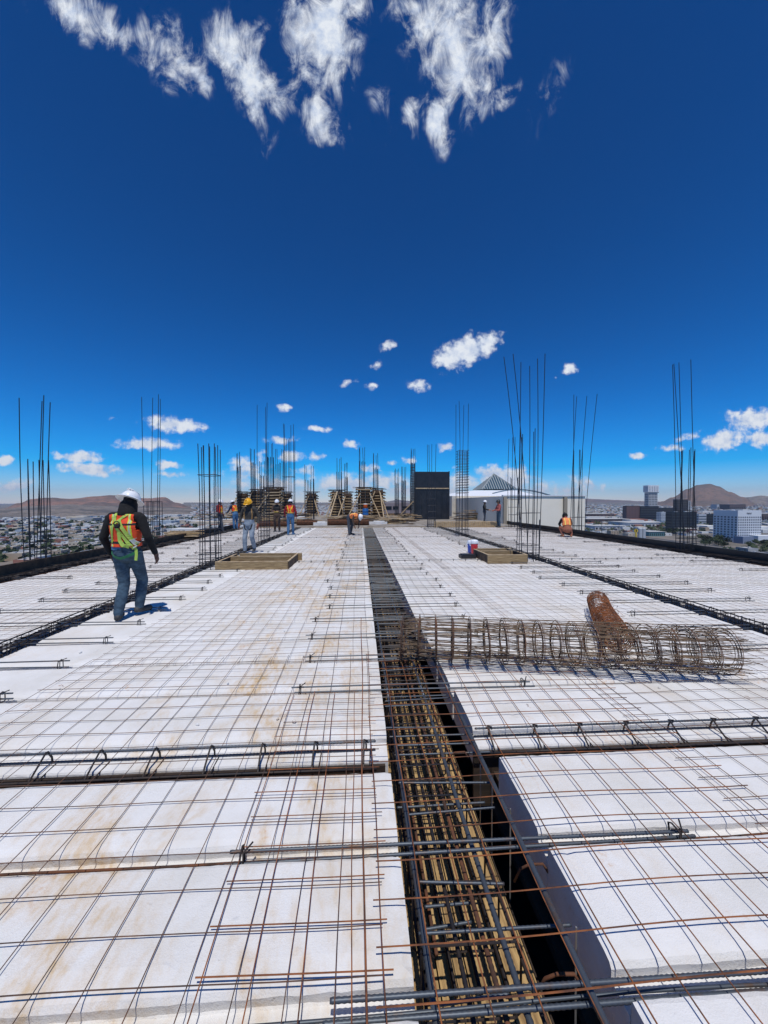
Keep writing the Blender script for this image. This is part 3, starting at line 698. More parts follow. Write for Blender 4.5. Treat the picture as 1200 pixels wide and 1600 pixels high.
towers = [(380, 806, 17, 770, 'small dark timber column form behind the yellow helmeted worker'),
    (402, 806, 22, 766, 'timber column form with one pale brace, left half of the left pair'),
    (428, 808, 28, 763, 'tallest timber column form behind the white helmeted carrier'),
    (448, 806, 16, 770, 'thin dark timber column form behind the worker in red sleeves'),
    (487, 806, 18, 770, 'narrow dark timber column form standing alone left of the bending worker'),
    (527, 806, 22, 767, 'timber column form braced on both sides behind the bending worker'),
    (544, 807, 14, 770, 'slim timber column form just right of the braced one'),
    (569, 808, 26, 763, 'wide timber column form behind the blue drum'),
    (590, 807, 22, 765, 'timber column form right of the blue drum with a long brace')]
for i, (px, py, w, t, lab) in enumerate(towers):
    e, base, H = form_tower(px, py, w, t, lab, braces=(1, 1, 1, 0, 2, 2, 1, 2, 2)[i], seed=i+3)
tops = [(374, 706, 5), (396, 700, 7), (423, 690, 9), (452, 660, 16), (484, 726, 13), (530, 714, 7), (541, 722, 4), (566, 698, 8), (587, 708, 6), (620, 732, 5), (631, 728, 6), (645, 700, 6), (412, 720, 10), (438, 700, 12)]
for i, (px, t, w) in enumerate(tops):
    py = 812 if px == 484 else 807
    tl = 'slim rebar column rising %s' % ['from the small dark timber form', 'from the left pair of timber forms', 'from the tallest timber form', 'high above the worker in red sleeves', 'in front of the lone narrow form', 'from the form braced on both sides', 'from the slim form', 'from the wide form behind the drum', 'from the form right of the drum', 'farthest left of the black box', 'midway between drum and black box', 'against the left side of the black box', 'between the left forms', 'just right of the tallest form'][i]
    rebar_column(px, py, w, t, t+22, tl, nlong=4, hoops=(.2, .5) if px != 645 else tuple(.05*k for k in range(2, 19)), z0=.05, group='distant rebar columns', ybase=P(px, py).y+(.0 if i not in (3,) else -3))

# ---------------- black plywood box
bp = P(675, 812.5); s = depth_of(bp)/F; H = PY(675, 737, bp.y).z
e = empty('black_formwork_box', bp); tag(e, 'big black plywood formwork box standing at the far end', 'formwork box')
Wb = 56*s*.96
b = MB(); b.box((0, Wb*.35, H/2), (Wb, Wb*.7, H)); b.build('shell', M['black_ply'], e)
b = MB(); b.box((.02, -.03, H*.655), (Wb*.97, .06, .09)); b.build('rail', M['wood_pale'], e)
b = MB()
for k in range(7): b.box((-Wb/2+.15+k*(Wb-.3)/6, -.02, H*.30), (.07, .05, H*.58))
for x in (-Wb/2-.03, Wb/2+.03): b.box((x, .2, H/2), (.06, .3, H+.1))
b.build('stud', M['black_ply'], e)
ld = empty('steel_ladder', PY(645, 812, bp.y-.2)); ld.location.z = 0; tag(ld, 'thin steel ladder leaning by the left side of the black box', 'ladder')
for sx in (-.22, .22):
    b = MB(); b.tube([(sx, 0, 0), (sx, 0, H*.92)], .03, 5); b.build('rail', M['rebar_tall'], ld)
b = MB()
for k in range(18): b.tube([(-.22, 0, .2+k*H*.05), (.22, 0, .2+k*H*.05)], .022, 4)
b.build('rung', M['rebar_tall'], ld)

# ---------------- timber boxes on the deck
def timber_box(pl, pr, w2, h, lab, dep=1.0):
    a = Vector((pl.x, pl.y, 0)); W = pr.x-pl.x
    e = empty('timber_box', a); tag(e, lab, 'timber box', 'open timber boxes on the foam')
    t = .045; D = dep
    for (nm, c, sz, m) in (('front_board', (W/2, t/2, h/2), (W, t, h), 'wood_x'), ('back_board', (W/2+.12, D-t/2, h/2), (W-.24+.24, t, h), 'wood_x')):
        b = MB(); b.box(c, sz); b.build(nm, M[m], e)
    for x in (t/2, W-t/2): b = MB(); b.box((x+.02, D/2, h/2-.003), (t, D-2*t-.004, h)); b.build('side_board', M['wood_dark'], e)  # sides darker than the front, their shade painted by the wood colour
    b = MB(); b.box((W/2, D*.60, h/2+.01), (W-2*t-.05, t, h)); b.build('divider', M['wood_x'], e)
    b = MB(); b.box((W/2, D/2, .012), (W-2*t-.02, D-2*t-.02, .02)); b.build('bottom', M['wood_dark'], e)
    b = MB()
    for (cx, cy, sx, sy) in ((W/2, t/2, W, t), (W/2+.12, D-t/2, W, t), (W/2, D*.60, W-2*t-.06, t+.004)): b.box((cx, cy, h+.012), (sx-.002, sy-.002, .016))
    for x in (t/2+.02, W-t/2+.02): b.box((x, D/2, h+.006), (t, D-2*t-.008, .016))
    b.build('top_edge', M['wood_pale'], e)
    b = MB()
    for (x, y) in ((.07, .07), (W-.07, .07), (.09, D-.08), (W-.06, D-.08)): b.box((x, y, h/2-.01), (.05, .05, h-.04))
    b.build('corner_post', M['wood_pale'], e)
    return e
a = P(336, 891); c = P(448, 891); timber_box(a, c, 1, PY(336, 879, a.y).z, 'low open timber box left of the trough, in front of the yellow helmeted worker', 1.5)
a = P(762, 881); c = P(826, 881); timber_box(a, c, 1, PY(762, 868, a.y).z, 'low open timber box right of the trough beside the water coolers', 1.4)
# ---------------- coolers
def cooler(px, py, wpx, top, body_col, lid_col, lab, z0=0.0):
    base = P(px, py, z0); s = depth_of(base)/F; Rr = wpx*s/2; H = PY(px, top, base.y).z-z0
    e = empty('water_cooler', base); tag(e, lab, 'water cooler')
    b = MB(); b.lathe([(Rr*.86, 0), (Rr*.9, .01), (Rr*.98, H*.5), (Rr, H*.70), (Rr*.98, H*.72)], sides=18); b.build('body', mat('cooler_body', body_col, .35), e, True)
    b = MB(); b.lathe([(Rr*1.04, H*.72), (Rr*1.06, H*.76), (Rr*1.06, H*.92), (Rr*.9, H*.97), (Rr*.3, H)], sides=18); b.build('lid', mat('cooler_lid', lid_col, .35), e, True)
    b = MB(); b.box((0, -Rr*.98, H*.12), (.03, .05, .05)); b.build('spigot', mat('cooler_spigot', lid_col, .4), e)
    b = MB()
    for sx in (-1, 1): b.tube([(sx*Rr*1.0, 0, H*.78), (sx*Rr*1.25, 0, H*.74), (sx*Rr*1.25, 0, H*.62), (sx*Rr*.98, 0, H*.58)], .012, 5)
    b.build('handle', mat('cooler_handle', lid_col, .4), e)
cooler(741, 866, 11, 843, (.55, .03, .04), (.78, .79, .82), 'red water cooler with white lid beside the right timber box')
cooler(735, 864, 9, 844, (.03, .08, .42), (.72, .76, .84), 'blue water cooler with white lid tucked behind the red one')
b = MB(); b.box((0, 0, .05), (.42, .34, .10)); b.box((0, 0, .11), (.34, .28, .02)); o = b.build('black_crate', mat('black_plastic', (.015, .015, .018), .5)); o.location = P(730, 872); tag(o, 'small black crate at the left end of the right timber box', 'crate')

# ---------------- blue drum with orange cooler
dp = P(571, 808.5, .05); s = depth_of(dp)/F
e = empty('blue_drum', dp); tag(e, 'blue plastic drum standing in front of the far timber forms', 'drum')
b = MB(); H = .92; Rr = .31
b.lathe([(Rr*.93, 0), (Rr, .04), (Rr, .28), (Rr*1.04, .30), (Rr*1.04, .33), (Rr, .35), (Rr, .60), (Rr*1.04, .62), (Rr*1.04, .65), (Rr, .67), (Rr, .86), (Rr*.92, .92)], sides=20)
b.build('body', mat('blue_plastic', (.015, .11, .33), .4), e, True)
b = MB(); b.lathe([(Rr*.95, .92), (Rr*.95, .945), (Rr*.2, .95)], sides=20); b.build('lid', mat('blue_lid', (.02, .09, .25), .4), e)
top = dp+Vector((0, 0, .955))
e = empty('orange_cooler', top); tag(e, 'orange water cooler with white lid standing on the blue drum', 'water cooler')
b = MB(); b.lathe([(.19, 0), (.21, .02), (.22, .36), (.22, .38)], sides=18); b.build('body', mat('orange_plastic', (.75, .12, .02), .35), e, True)
b = MB(); b.lathe([(.23, .38), (.23, .44), (.10, .47)], sides=18); b.build('lid', mat('white_plastic', (.75, .75, .75), .35), e, True)

# ---------------- lumber and bundles at the far edge
def lumber_pile(px, py, wpx, n, h, lab, seed, m=('wood', 'wood_pale', 'wood_dark'), L=2.0, z0=.05, ang=.35, name='lumber_pile'):
    rn = random.Random(seed); base = P(px, py, z0); s = depth_of(base)/F; W = wpx*s
    e = empty(name, base); tag(e, lab, 'lumber pile')
    for i in range(n):
        b = MB(); l = rn.uniform(.6, 1.0)*L; a = rn.gauss(0, ang)
        c = Vector((rn.uniform(-W/2, W/2)*.8, rn.uniform(-.4, .5), .03+h*i/n*rn.uniform(.6, 1)))
        q = Matrix.Rotation(a, 3, 'Z') @ Matrix.Rotation(rn.gauss(0, .06), 3, 'Y')
        b.box(c, (l, rn.choice((.1, .15, .2)), .04), q); b.build('plank', M[rn.choice(m)], e)
lumber_pile(535, 813, 40, 26, .45, 'pile of mixed planks behind the bending worker', 1)
lumber_pile(612, 818, 60, 30, .5, 'scattered planks on the floor left of the black box', 2, L=2.6)
lumber_pile(635, 814, 26, 22, .8, 'heap of pale offcuts against the black box', 3, ang=.8)
lumber_pile(478, 808, 30, 16, .5, 'stack of planks behind the worker in red sleeves', 4)
lumber_pile(735, 812, 40, 24, .9, 'stack of timber in front of the worker in the dark shirt', 5, ang=.08)
lumber_pile(345, 810, 70, 30, .5, 'scattered lumber behind the left group of workers', 6, L=2.6)
lumber_pile(420, 816, 60, 26, .6, 'heap of boards under the white helmeted carrier', 7, L=2.2)
lumber_pile(450, 818, 70, 26, .5, 'spread of old boards right of the white helmeted carrier', 11, L=2.4)
lumber_pile(565, 812, 50, 22, .4, 'spread of boards around the foot of the blue drum', 12, L=2.4)
lumber_pile(288, 838, 40, 12, .22, 'small stack of yellow planks on the left rim', 8, m=('wood_pale', 'wood'), L=1.6, z0=.1, ang=.15)
lumber_pile(628, 806, 60, 10, .25, 'thin layer of boards far behind the scattered planks', 9, L=3)
# brace leaning to black box
b = MB(); a = P(618, 812, .05); c = PY(646, 783, bp.y-.3); b.beam(a, c, .14, .08); tag(b.build('timber_prop', M['wood']), 'long timber prop leaning towards the left edge of the black box', 'prop')
for (x0, y0, x1, y1, lab) in ((514, 813, 527, 768, 'pale prop leaning against the braced form from the left'), (600, 811, 594, 770, 'pale prop leaning steeply right of the blue drum')):
    a = P(x0, y0, .05); c = PY(x1, y1, a.y+1.5); b = MB(); b.beam(a, c, .10, .07); tag(b.build('timber_prop', M['wood_pale']), lab, 'prop')
# row of upright timbers (bulkhead) right
e = empty('timber_bulkhead', P(728, 824)); tag(e, 'low bulkhead of upright boards along the far right edge of the foam', 'bulkhead')
b = MB(); 
for i in range(34): b.box((-2.0+i*.125, 0, .16), (.10, .05, .34+rnd.uniform(-.03, .03)))
b.build('upright', M['wood'], e)
b = MB(); b.box((.1, .05, .36), (4.3, .12, .05)); b.build('cap', M['wood_pale'], e)
# rust bundles of stirrups
def bundle(px0, px1, py, d, lab, seed):
    a = P(px0, py); c = P(px1, py); c.y = a.y; L = (c-a).length; rn = random.Random(seed)
    e = empty('stirrup_bundle_roll', a); tag(e, lab, 'rebar bundle')
    b = MB()
    n = int(L/.055)
    for i in range(n):
        x = i*.055; k = d*rn.uniform(.85, 1.0)
        b.tube([(x, -k*.4, .02), (x+.02, k*.4, .02), (x+.03, k*.5, k*.6), (x, k*.2, k*1.0), (x-.02, -k*.3, k*1.0), (x, -k*.5, k*.5)], .012, 3, closed=True)
    b.build('stirrups', M['rebar_rust'], e)
    b = MB()
    for i in range(9):
        an = i*.7; b.tube([(0, d*.42*math.cos(an), d*.5+d*.44*math.sin(an)), (L, d*.42*math.cos(an), d*.5+d*.44*math.sin(an))], .014, 4)
    b.build('bars', M['rebar_rust'], e)
    b = MB(); b.tube([(.02, 0, d*.5), (L-.02, 0, d*.5)], d*.40, 10); b.build('core', M['rebar_rust'], e)
bundle(464, 496, 822, .42, 'rusty stirrup bundle lying right of the worker in red sleeves', 1)
bundle(512, 577, 822, .50, 'long rusty stirrup bundle lying behind the bending worker', 2)
bundle(404, 452, 824, .40, 'rusty stirrup bundle lying behind the worker with the yellow helmet', 3)
# white concrete / foam pieces
for (px, py, w, h, lab) in ((500, 822, .9, .25, 'pale foam offcut between the two rusty bundles'), (590, 820, 1.3, .22, 'pale foam offcut right of the long rusty bundle'), (470, 812, 1.0, .25, 'pale concrete lump behind the short rusty bundle')):
    b = MB(); b.box((0, 0, h/2), (w, .5, h), Matrix.Rotation(.15, 3, 'Z')); b.box((.1, .02, h+.03), (w*.6, .35, .06)); o = b.build('foam_offcut', M['foam']); o.location = P(px, py); tag(o, lab, 'offcut')

# ================================================================ PEOPLE
def cap_bone(b, a, c, ra, rc, flat=1.0, side=None, n=14, mid=None):
    a, c = Vector(a), Vector(c); d = c-a; L = max(d.length, 1e-4); t = d/L
    s = Vector(side) if side is not None else (Vector((1, 0, 0)) if abs(t.x) < .8 else Vector((0, 0, 1)))
    s = (s-t*s.dot(t)).normalized(); w = t.cross(s)
    st = []
    for k in range(1, 4): an = math.pi/2*(1-k/3.5); st.append((-ra*math.sin(an)*.8, ra*math.cos(an)))
    for k in range(7):
        f = k/6; r = ra+(rc-ra)*f
        if mid: r += mid*math.sin(math.pi*f)
        st.append((L*f, r))
    for k in range(1, 4)[::-1] if False else (3, 2, 1): an = math.pi/2*(1-k/3.5); st.append((L+rc*math.sin(an)*.8, rc*math.cos(an)))
    vs = []
    for (z, r) in st:
        for k in range(n):
            an = 2*math.pi*k/n; vs.append(a+t*z+s*(r*math.cos(an))+w*(r*flat*math.sin(an)))
    m = len(st); fs = [(i*n+k, i*n+(k+1) % n, (i+1)*n+(k+1) % n, (i+1)*n+k) for i in range(m-1) for k in range(n)]
    fs.append(tuple(range(n))[::-1]); fs.append(tuple((m-1)*n+k for k in range(n)))
    b.add(vs, fs)
def default_pose():
    return dict(pelvis=(0, 0, .93), waist=(0, 0, 1.07), chest=(0, -.01, 1.27), neck=(0, -.01, 1.47), head=(0, .02, 1.60),
        shl=(-.185, -.01, 1.40), shr=(.185, -.01, 1.40), ell=(-.25, -.03, 1.13), elr=(.25, -.03, 1.13), wrl=(-.27, .04, .90), wrr=(.27, .04, .90),
        hal=(-.272, .06, .82), har=(.272, .06, .82), hil=(-.09, 0, .90), hir=(.09, 0, .90), knl=(-.11, .02, .50), knr=(.11, .02, .50),
        anl=(-.12, -.03, .09), anr=(.12, -.03, .09), tol=(-.14, .13, .045), tor=(.14, .13, .045))
UPPER = ('waist', 'chest', 'neck', 'head', 'shl', 'shr', 'ell', 'elr', 'wrl', 'wrr', 'hal', 'har')
def lean(p, ang, turn=0.0):
    c = Vector(p['pelvis']); m = Matrix.Rotation(-ang, 3, 'X'); z = Matrix.Rotation(turn, 3, 'Z')
    for k in UPPER: p[k] = tuple(c+z @ (m @ (Vector(p[k])-c)))
    return p
def person(base, heading, pose, cols, label, voxel=.014, bulk=1.0, helmet='white', vest=None, scale=1.0, headmat=None, hood=False, brim='full', harness=False, gloves=None):
    """cols: dict shirt, trousers, boots, skin materials"""
    e = empty('person', base, heading); tag(e, label, 'person'); e.scale = (scale,)*3
    p = {k: Vector(v) for k, v in pose.items()}
    bones = []; b = MB(); K = bulk
    side = (p['shr']-p['shl']).normalized(); hside = (p['hir']-p['hil']).normalized()
    def bone(a, c, ra, rc, reg, flat=1.0, sd=None, mid=None):
        cap_bone(b, a, c, ra, rc, flat, sd, mid=mid); bones.append((Vector(a), Vector(c), ra, rc, reg))
    bone(p['pelvis']-Vector((0, 0, .02)), p['waist'], .168*K, .150*K, 'trousers', .80, side)
    bone(p['waist'], p['chest'], .150*K, .175*K, 'shirt', .74, side)
    bone(p['chest'], p['chest'].lerp(p['neck'], .62), .178*K, .135*K, 'shirt', .66, side)
    bone(p['shl'].lerp(p['neck'], .1), p['shr'].lerp(p['neck'], .1), .072*K, .072*K, 'shirt')
    bone(p['chest'].lerp(p['neck'], .8), p['head']-(p['head']-p['neck'])*.35, .066 if not hood else .105, .056 if not hood else .105, 'head' if hood else 'skin')
    hd = (p['head']-p['neck']).normalized(); fw = Vector((0, 1, 0)); fw = (fw-hd*fw.dot(hd)).normalized()
    if 'face' in pose: fw = Vector(pose['face']).normalized()
    bone(p['head']-hd*.055+fw*.012, p['head']+hd*.055, .070, .084, 'head' if hood else 'skin', 1.12, hd.cross(fw))
    if not hood:
        bone(p['head']-hd*.085+fw*.055, p['head']-hd*.08+fw*.05, .040, .036, 'skin')            # jaw
        bone(p['head']-hd*.012+fw*.090, p['head']-hd*.035+fw*.108, .010, .014, 'skin')          # nose
        for sg in (-1, 1): bone(p['head']-hd*.02+hd.cross(fw)*sg*.082, p['head']+hd*.015+hd.cross(fw)*sg*.084, .014, .016, 'skin', .5)
    for s_ in 'lr':
        sg = -1 if s_ == 'l' else 1
        bone(p['sh'+s_], p['el'+s_], .064*K, .050*K, 'sleeve'); bone(p['el'+s_], p['wr'+s_], .050*K, .036*K, 'sleeve')
        w, h = p['wr'+s_], p['ha'+s_]; d = (h-w).normalized(); pm = 'gloves' if gloves else 'hand'
        sd = Vector((0, 1, 0)); sd = sd-d*sd.dot(d); sd = sd.normalized() if sd.length > .1 else Vector((1, 0, 0))
        gw = 1.35 if gloves else 1.0
        bone(w-d*.01, h, .030*gw, .040*gw, pm, .5, sd)
        inn = d.cross(sd)*(1 if (d.cross(sd)).x*sg < 0 else -1)
        for q, (o, l) in enumerate(((-.031, .062), (-.010, .074), (.011, .070), (.031, .055))):
            r0 = h+sd*o+d*.02; m_ = r0+d*l*.5+inn*.006; tpt = m_+d*l*.42+inn*.026
            bone(r0, m_, .0105*gw, .0098*gw, pm); bone(m_, tpt, .0098*gw, .0085*gw, pm)
        bone(w+d*.03+sd*.030, w+d*.065+sd*.060+inn*.012, .013*gw, .011*gw, pm); bone(w+d*.065+sd*.060+inn*.012, w+d*.095+sd*.063+inn*.02, .011*gw, .009*gw, pm)
        bone(p['hi'+s_], p['kn'+s_], .100*K, .068*K, 'trousers', .95); bone(p['kn'+s_], p['an'+s_]+Vector((0, 0, .02)), .068*K, .056*K, 'trousers', 1, mid=.006)
        bone(p['an'+s_]+Vector((0, 0, .03)), p['an'+s_]-Vector((0, 0, .03)), .052, .050, 'boots')
        f = (p['to'+s_]-p['an'+s_]); f.z = 0; heel = p['an'+s_]-f*.28-Vector((0, 0, .035))
        bone(heel, p['to'+s_], .042, .044, 'boots', 1.0); 
    me = b.mesh('body_src', []); ob = bpy.data.objects.new('body_src', me); COL.objects.link(ob)
    md = ob.modifiers.new('r', 'REMESH'); md.mode = 'VOXEL'; md.voxel_size = voxel; md.use_smooth_shade = True
    sm = ob.modifiers.new('s', 'SMOOTH'); sm.iterations = 3 if voxel > .01 else 4; sm.factor = .5
    dg = bpy.context.evaluated_depsgraph_get(); me2 = bpy.data.meshes.new_from_object(ob.evaluated_get(dg)); bpy.data.objects.remove(ob); bpy.data.meshes.remove(me)
    order = ['shirt', 'sleeve', 'trousers', 'boots', 'skin', 'head', 'hand', 'gloves']
    ml = [cols['shirt'], cols.get('sleeve', cols['shirt']), cols['trousers'], cols['boots'], cols['skin'], cols.get('head', cols['shirt']), cols.get('hand', cols['skin']), gloves or cols['skin']]
    me2.materials.clear()
    for m_ in ml: me2.materials.append(m_)
    vests = []
    torso_top = p['chest'].lerp(p['neck'], .75); tdir = (torso_top-p['pelvis']); TL = tdir.length; tdir.normalize()
    for poly in me2.polygons:
        c = poly.center; best = 9; reg = 'shirt'
        for (a, d_, ra, rc_, rg) in bones:
            ab = d_-a; L2 = max(ab.length_squared, 1e-9); t = max(0, min(1, (c-a).dot(ab)/L2)); dist = (c-(a+ab*t)).length/(ra+(rc_-ra)*t)
            if dist < best: best = dist; reg = rg
        poly.material_index = order.index(reg); poly.use_smooth = True
        if vest and (reg == 'shirt' or (reg == 'trousers' and vest['style'] == 'v')):
            h = (c-p['pelvis']).dot(tdir)
            axx = abs((c-p['pelvis']).dot(side))
            if h > vest.get('low', .03) and h < TL*1.02 and axx < (.158 if h > .30 else .30): vests.append(poly.index)
        
    body = link(bpy.data.objects.new('body', me2), e)
    if vest and vests:
        used = {}; vs = []; fs = []; mi = []
        up = tdir; fwd = side.cross(up)*-1
        nrm = me2.vertices
        for pi in vests:
            pol = me2.polygons[pi]; f = []
            for vi in pol.vertices:
                if vi not in used: used[vi] = len(vs); vs.append(nrm[vi].co+nrm[vi].normal*vest.get('off', .016))
                f.append(used[vi])
            rel = pol.center-p['pelvis']; x = rel.dot(side); z = rel.dot(up); k = 0
            ax = abs(x)
            if vest['style'] == 'v':
                if .088 < ax < .122 and z > .08: k = 1
                if .098 < ax < .111 and z > .08: k = 2
                if abs(z-.13) < .014 or abs(z-.37) < .011: k = 3
            elif vest['style'] == 'x':
                if abs(ax-(.03+abs(z-.27)*.45)) < .016: k = 1
                if abs(z-.15) < .016: k = 2
            else:
                if .07 < ax < .105: k = 1
            fs.append(tuple(f)); mi.append(k)
        vb = MB(); vb.v = [tuple(v) for v in vs]; vb.f = fs; vb.mi = mi
        vo = vb.build('vest', [vest['mat'], vest['mat2'], vest['mat3'], vest['mat4']], e, True)
        so = vo.modifiers.new('t', 'SOLIDIFY'); so.thickness = .008; so.offset = 0
    # helmet
    if helmet:
        hm = HM[helmet]
        he = MB(); prof = []
        rx, ry, hh = .118, .140, .125
        for i in range(9): a = math.pi/2*i/8; prof.append((math.cos(a), math.sin(a)*hh))
        prof[-1] = (.05, hh)
        he.lathe([(max(r_, .05)*rx, z) for r_, z in prof], sides=22, sy=ry/rx)
        bw = .052 if brim == 'full' else .006
        he.lathe([(rx-.004, .012), (rx+bw*.7, -.002), (rx+bw, -.014), (rx+bw, -.020), (rx+bw*.6, -.010), (rx-.008, -.004)], sides=22, sy=(ry+bw)/(rx+bw))
        if brim != 'full': he.lathe([(.09, .004), (.10, -.010), (.02, -.004)], c=(0, .085, 0), sides=14, sx=1.0, sy=1.0)
        he.box((0, .0, hh-.004), (.030, .20, .014)); 
        for sx in (-.035, .035): he.box((sx, 0, hh-.010), (.014, .17, .012))
        ho = he.build('helmet', hm, e, True)
        rgt = hd.cross(fw) *-1; rgt = fw.cross(hd)
        ho.matrix_local = Matrix.Translation(p['head']+hd*.045) @ Matrix((rgt, fw, hd)).transposed().to_4x4()
    if not hood:
        # hair and eyes
        hb = MB(); c = p['head']; rgt = fw.cross(hd)
        for i in range(7):
            for j in range(12):
                a = math.pi*(j/11)*1.0+math.pi; 
        hair = MB(); vs = []; 
        for i in range(6):
            z = -.06+.022*i
            for j in range(13):
                a = math.pi*1.0+math.pi*j/12; rr_ = .092; vs.append(c+hd*z+rgt*(rr_*math.cos(a)*.98)+fw*(rr_*1.13*math.sin(a)))
        hair.add(vs, [(i*13+j, i*13+j+1, (i+1)*13+j+1, (i+1)*13+j) for i in range(5) for j in range(12)])
        ho = hair.build('hair', HAIR, e, True); so = ho.modifiers.new('t', 'SOLIDIFY'); so.thickness = .012
        eb = MB()
        for sg in (-1, 1):
            q = c+fw*.088+rgt*sg*.032+hd*.004; eb.box(q, (.020, .012, .010))
        eb.box(c+fw*.092-hd*.062, (.04, .012, .008)); eb.build('face_features', HAIR, e)
    return e, body, p
SK = mat('skin', (.28, .14, .085), .6); HAIR = mat('dark_hair', (.012, .010, .009), .8)
HM = {'white': mat('white_helmet', (.78, .79, .80), .25), 'yellow': mat('yellow_helmet', (.85, .42, .01), .3), 'red': mat('red_cap', (.45, .05, .04), .6), 'black': mat('dark_helmet', (.02, .02, .02), .5)}
JEANS = mat('blue_denim', (.022, .044, .070), .9, 0, (.055, .100, .145), 9, bump=1.0, bscale=13, stretch=(1, 1, 1.6))
JEANS_L = mat('faded_denim', (.16, .20, .26), .9, 0, (.30, .35, .40), 8, bump=.8, bscale=22)
JEANS_B = mat('bright_denim', (.03, .10, .22), .9, 0, (.07, .17, .31), 8, bump=.5)
DARKJ = mat('dark_trousers', (.030, .038, .055), .9, 0, (.06, .07, .09), 8, bump=.5)
BLK = mat('black_fleece', (.004, .004, .005), .95, 0, (.009, .009, .010), 10, bump=.6, bscale=25)
BOOT = mat('dark_boots', (.025, .026, .028), .8, 0, (.06, .06, .06), 12)
NAVY = mat('navy_shirt', (.02, .03, .07), .9); REDS = mat('dark_red_shirt', (.24, .012, .025), .9, 0, (.16, .01, .02), 8)
BRN = mat('brown_shirt', (.07, .045, .035), .9); PINK = mat('faded_red_shirt', (.33, .08, .07), .9); GREY = mat('dark_grey_jacket', (.030, .028, .026), .9, 0, (.05, .046, .04), 9)
ORG = mat('orange_vest', (.82, .075, .014), .75, 0, (.68, .055, .012), 6, bump=.3, bscale=20); LIME = mat('lime_tape', (.60, .72, .03), .6); SILV = mat('silver_tape', (.50, .52, .42), .45); BLKT = mat('black_tape', (.012, .012, .012), .8)
PORG = mat('pale_orange_vest', (.85, .27, .08), .75, 0, (.75, .20, .06), 6); YEL = mat('yellow_tape', (.80, .62, .12), .6)
LG = mat('leather_gloves', (.22, .06, .035), .85)
LIMEW = mat('lime_webbing', (.42, .58, .10), .7, 0, (.34, .48, .07), 30); GREENW = mat('green_webbing', (.02, .17, .07), .7); LBL = mat('grey_label', (.62, .62, .56), .6)
VST = dict(style='v', mat=ORG, mat2=YEL, mat3=SILV, mat4=BLKT)
VST2 = dict(style='x', mat=ORG, mat2=LIME, mat3=YEL, mat4=BLKT, low=.06)

# --- walking man in the foreground
fp = P(200, 966)
p = default_pose()
p.update(anl=(-.045, -.12, .085), tol=(-.12, .03, .045), knl=(-.060, .02, .48), anr=(.045, .17, .12), tor=(.075, .34, .06), knr=(.075, .20, .50),
    hil=(-.09, 0, .90), hir=(.09, .02, .90), shl=(-.20, -.03, 1.385), shr=(.20, .01, 1.385), ell=(-.285, -.06, 1.12), wrl=(-.27, .05, .89), hal=(-.262, .09, .81),
    elr=(.305, .0, 1.13), wrr=(.335, .10, .90), har=(.335, .135, .82), head=(.01, .05, 1.60))
cols = dict(shirt=BLK, trousers=JEANS, boots=BOOT, skin=SK, head=BLK, hand=mat('dark_glove_hand', (.10, .05, .035), .8))
VST1 = dict(style='none1', mat=ORG, mat2=LIME, mat3=SILV, mat4=BLKT, low=.07, off=.02)
VST1['style'] = 'v'
HEAD1 = R(-7)
e1, body1, pj = person(fp, HEAD1, p, cols, 'walking worker seen from behind in white full brim helmet, orange vest and lime harness', voxel=.0085, bulk=1.06, vest=VST1, hood=True, helmet='white', scale=1.0)
# hood drape
b = MB(); cap_bone(b, (0.02, .0, 1.44), (.02, .04, 1.57), .118, .100, .95, (1, 0, 0)); b.build('hood', BLK, e1, True)
vest_o = [c for c in e1.children if c.name.startswith('vest')][0]
def bvh_of(obs):
    vs = []; fs = []
    for o in obs:
        bse = len(vs); vs += [v.co.copy() for v in o.data.vertices]; fs += [tuple(i+bse for i in q.vertices) for q in o.data.polygons]
    return BVHTree.FromPolygons(vs, fs)
bv = bvh_of([body1, vest_o])
def ribbon(pts, w, m, name, parent, off=.012, bv=bv, th=.004):
    """strap laid over the back: pts in (x, z), cast from behind"""
    n = 18; P_ = []
    seg = len(pts)-1
    for i in range(n+1):
        f = i/n*seg; k = min(int(f), seg-1); g = f-k; x = pts[k][0]*(1-g)+pts[k+1][0]*g; z = pts[k][1]*(1-g)+pts[k+1][1]*g
        P_.append((x, z))
    b = MB(); vs = []
    for i, (x, z) in enumerate(P_):
        a = P_[max(i-1, 0)]; c = P_[min(i+1, n)]; t = Vector((c[0]-a[0], c[1]-a[1])).normalized(); s = Vector((-t.y, t.x))
        for q in (-1, 1):
            xx = x+s.x*q*w/2; zz = z+s.y*q*w/2
            h = bv.ray_cast(Vector((xx, -1.5, zz)), Vector((0, 1, 0)))[0]
            if h is None: h = bv.ray_cast(Vector((x*.93, -1.5, zz)), Vector((0, 1, 0)))[0] or Vector((xx, -.1, zz))
            vs.append(Vector((xx, h.y-off, zz)))
    fs = [(2*i, 2*i+1, 2*i+3, 2*i+2) for i in range(n)]
    b.add(vs, fs); o = b.build(name, m, parent); so = o.modifiers.new('t', 'SOLIDIFY'); so.thickness = th; so.offset = 1
    return o
hn = empty('harness', (0, 0, 0)); hn.parent = e1
ribbon([(-.06, 1.46), (-.055, 1.38), (-.02, 1.28), (.05, 1.17), (.12, 1.04), (.16, .97)], .038, LIMEW, 'strap', hn, .016)
ribbon([(.10, 1.45), (.03, 1.385), (-.06, 1.30), (-.09, 1.2), (-.11, 1.06)], .030, LIMEW, 'strap', hn, .014)
ribbon([(0.02, 1.36), (.07, 1.26), (.12, 1.15), (.19, 1.03), (.21, .98)], .042, LIMEW, 'strap', hn, .026)
ribbon([(.155, 1.105), (.215, 1.0)], .056, LBL, 'label_patch', hn, .032)
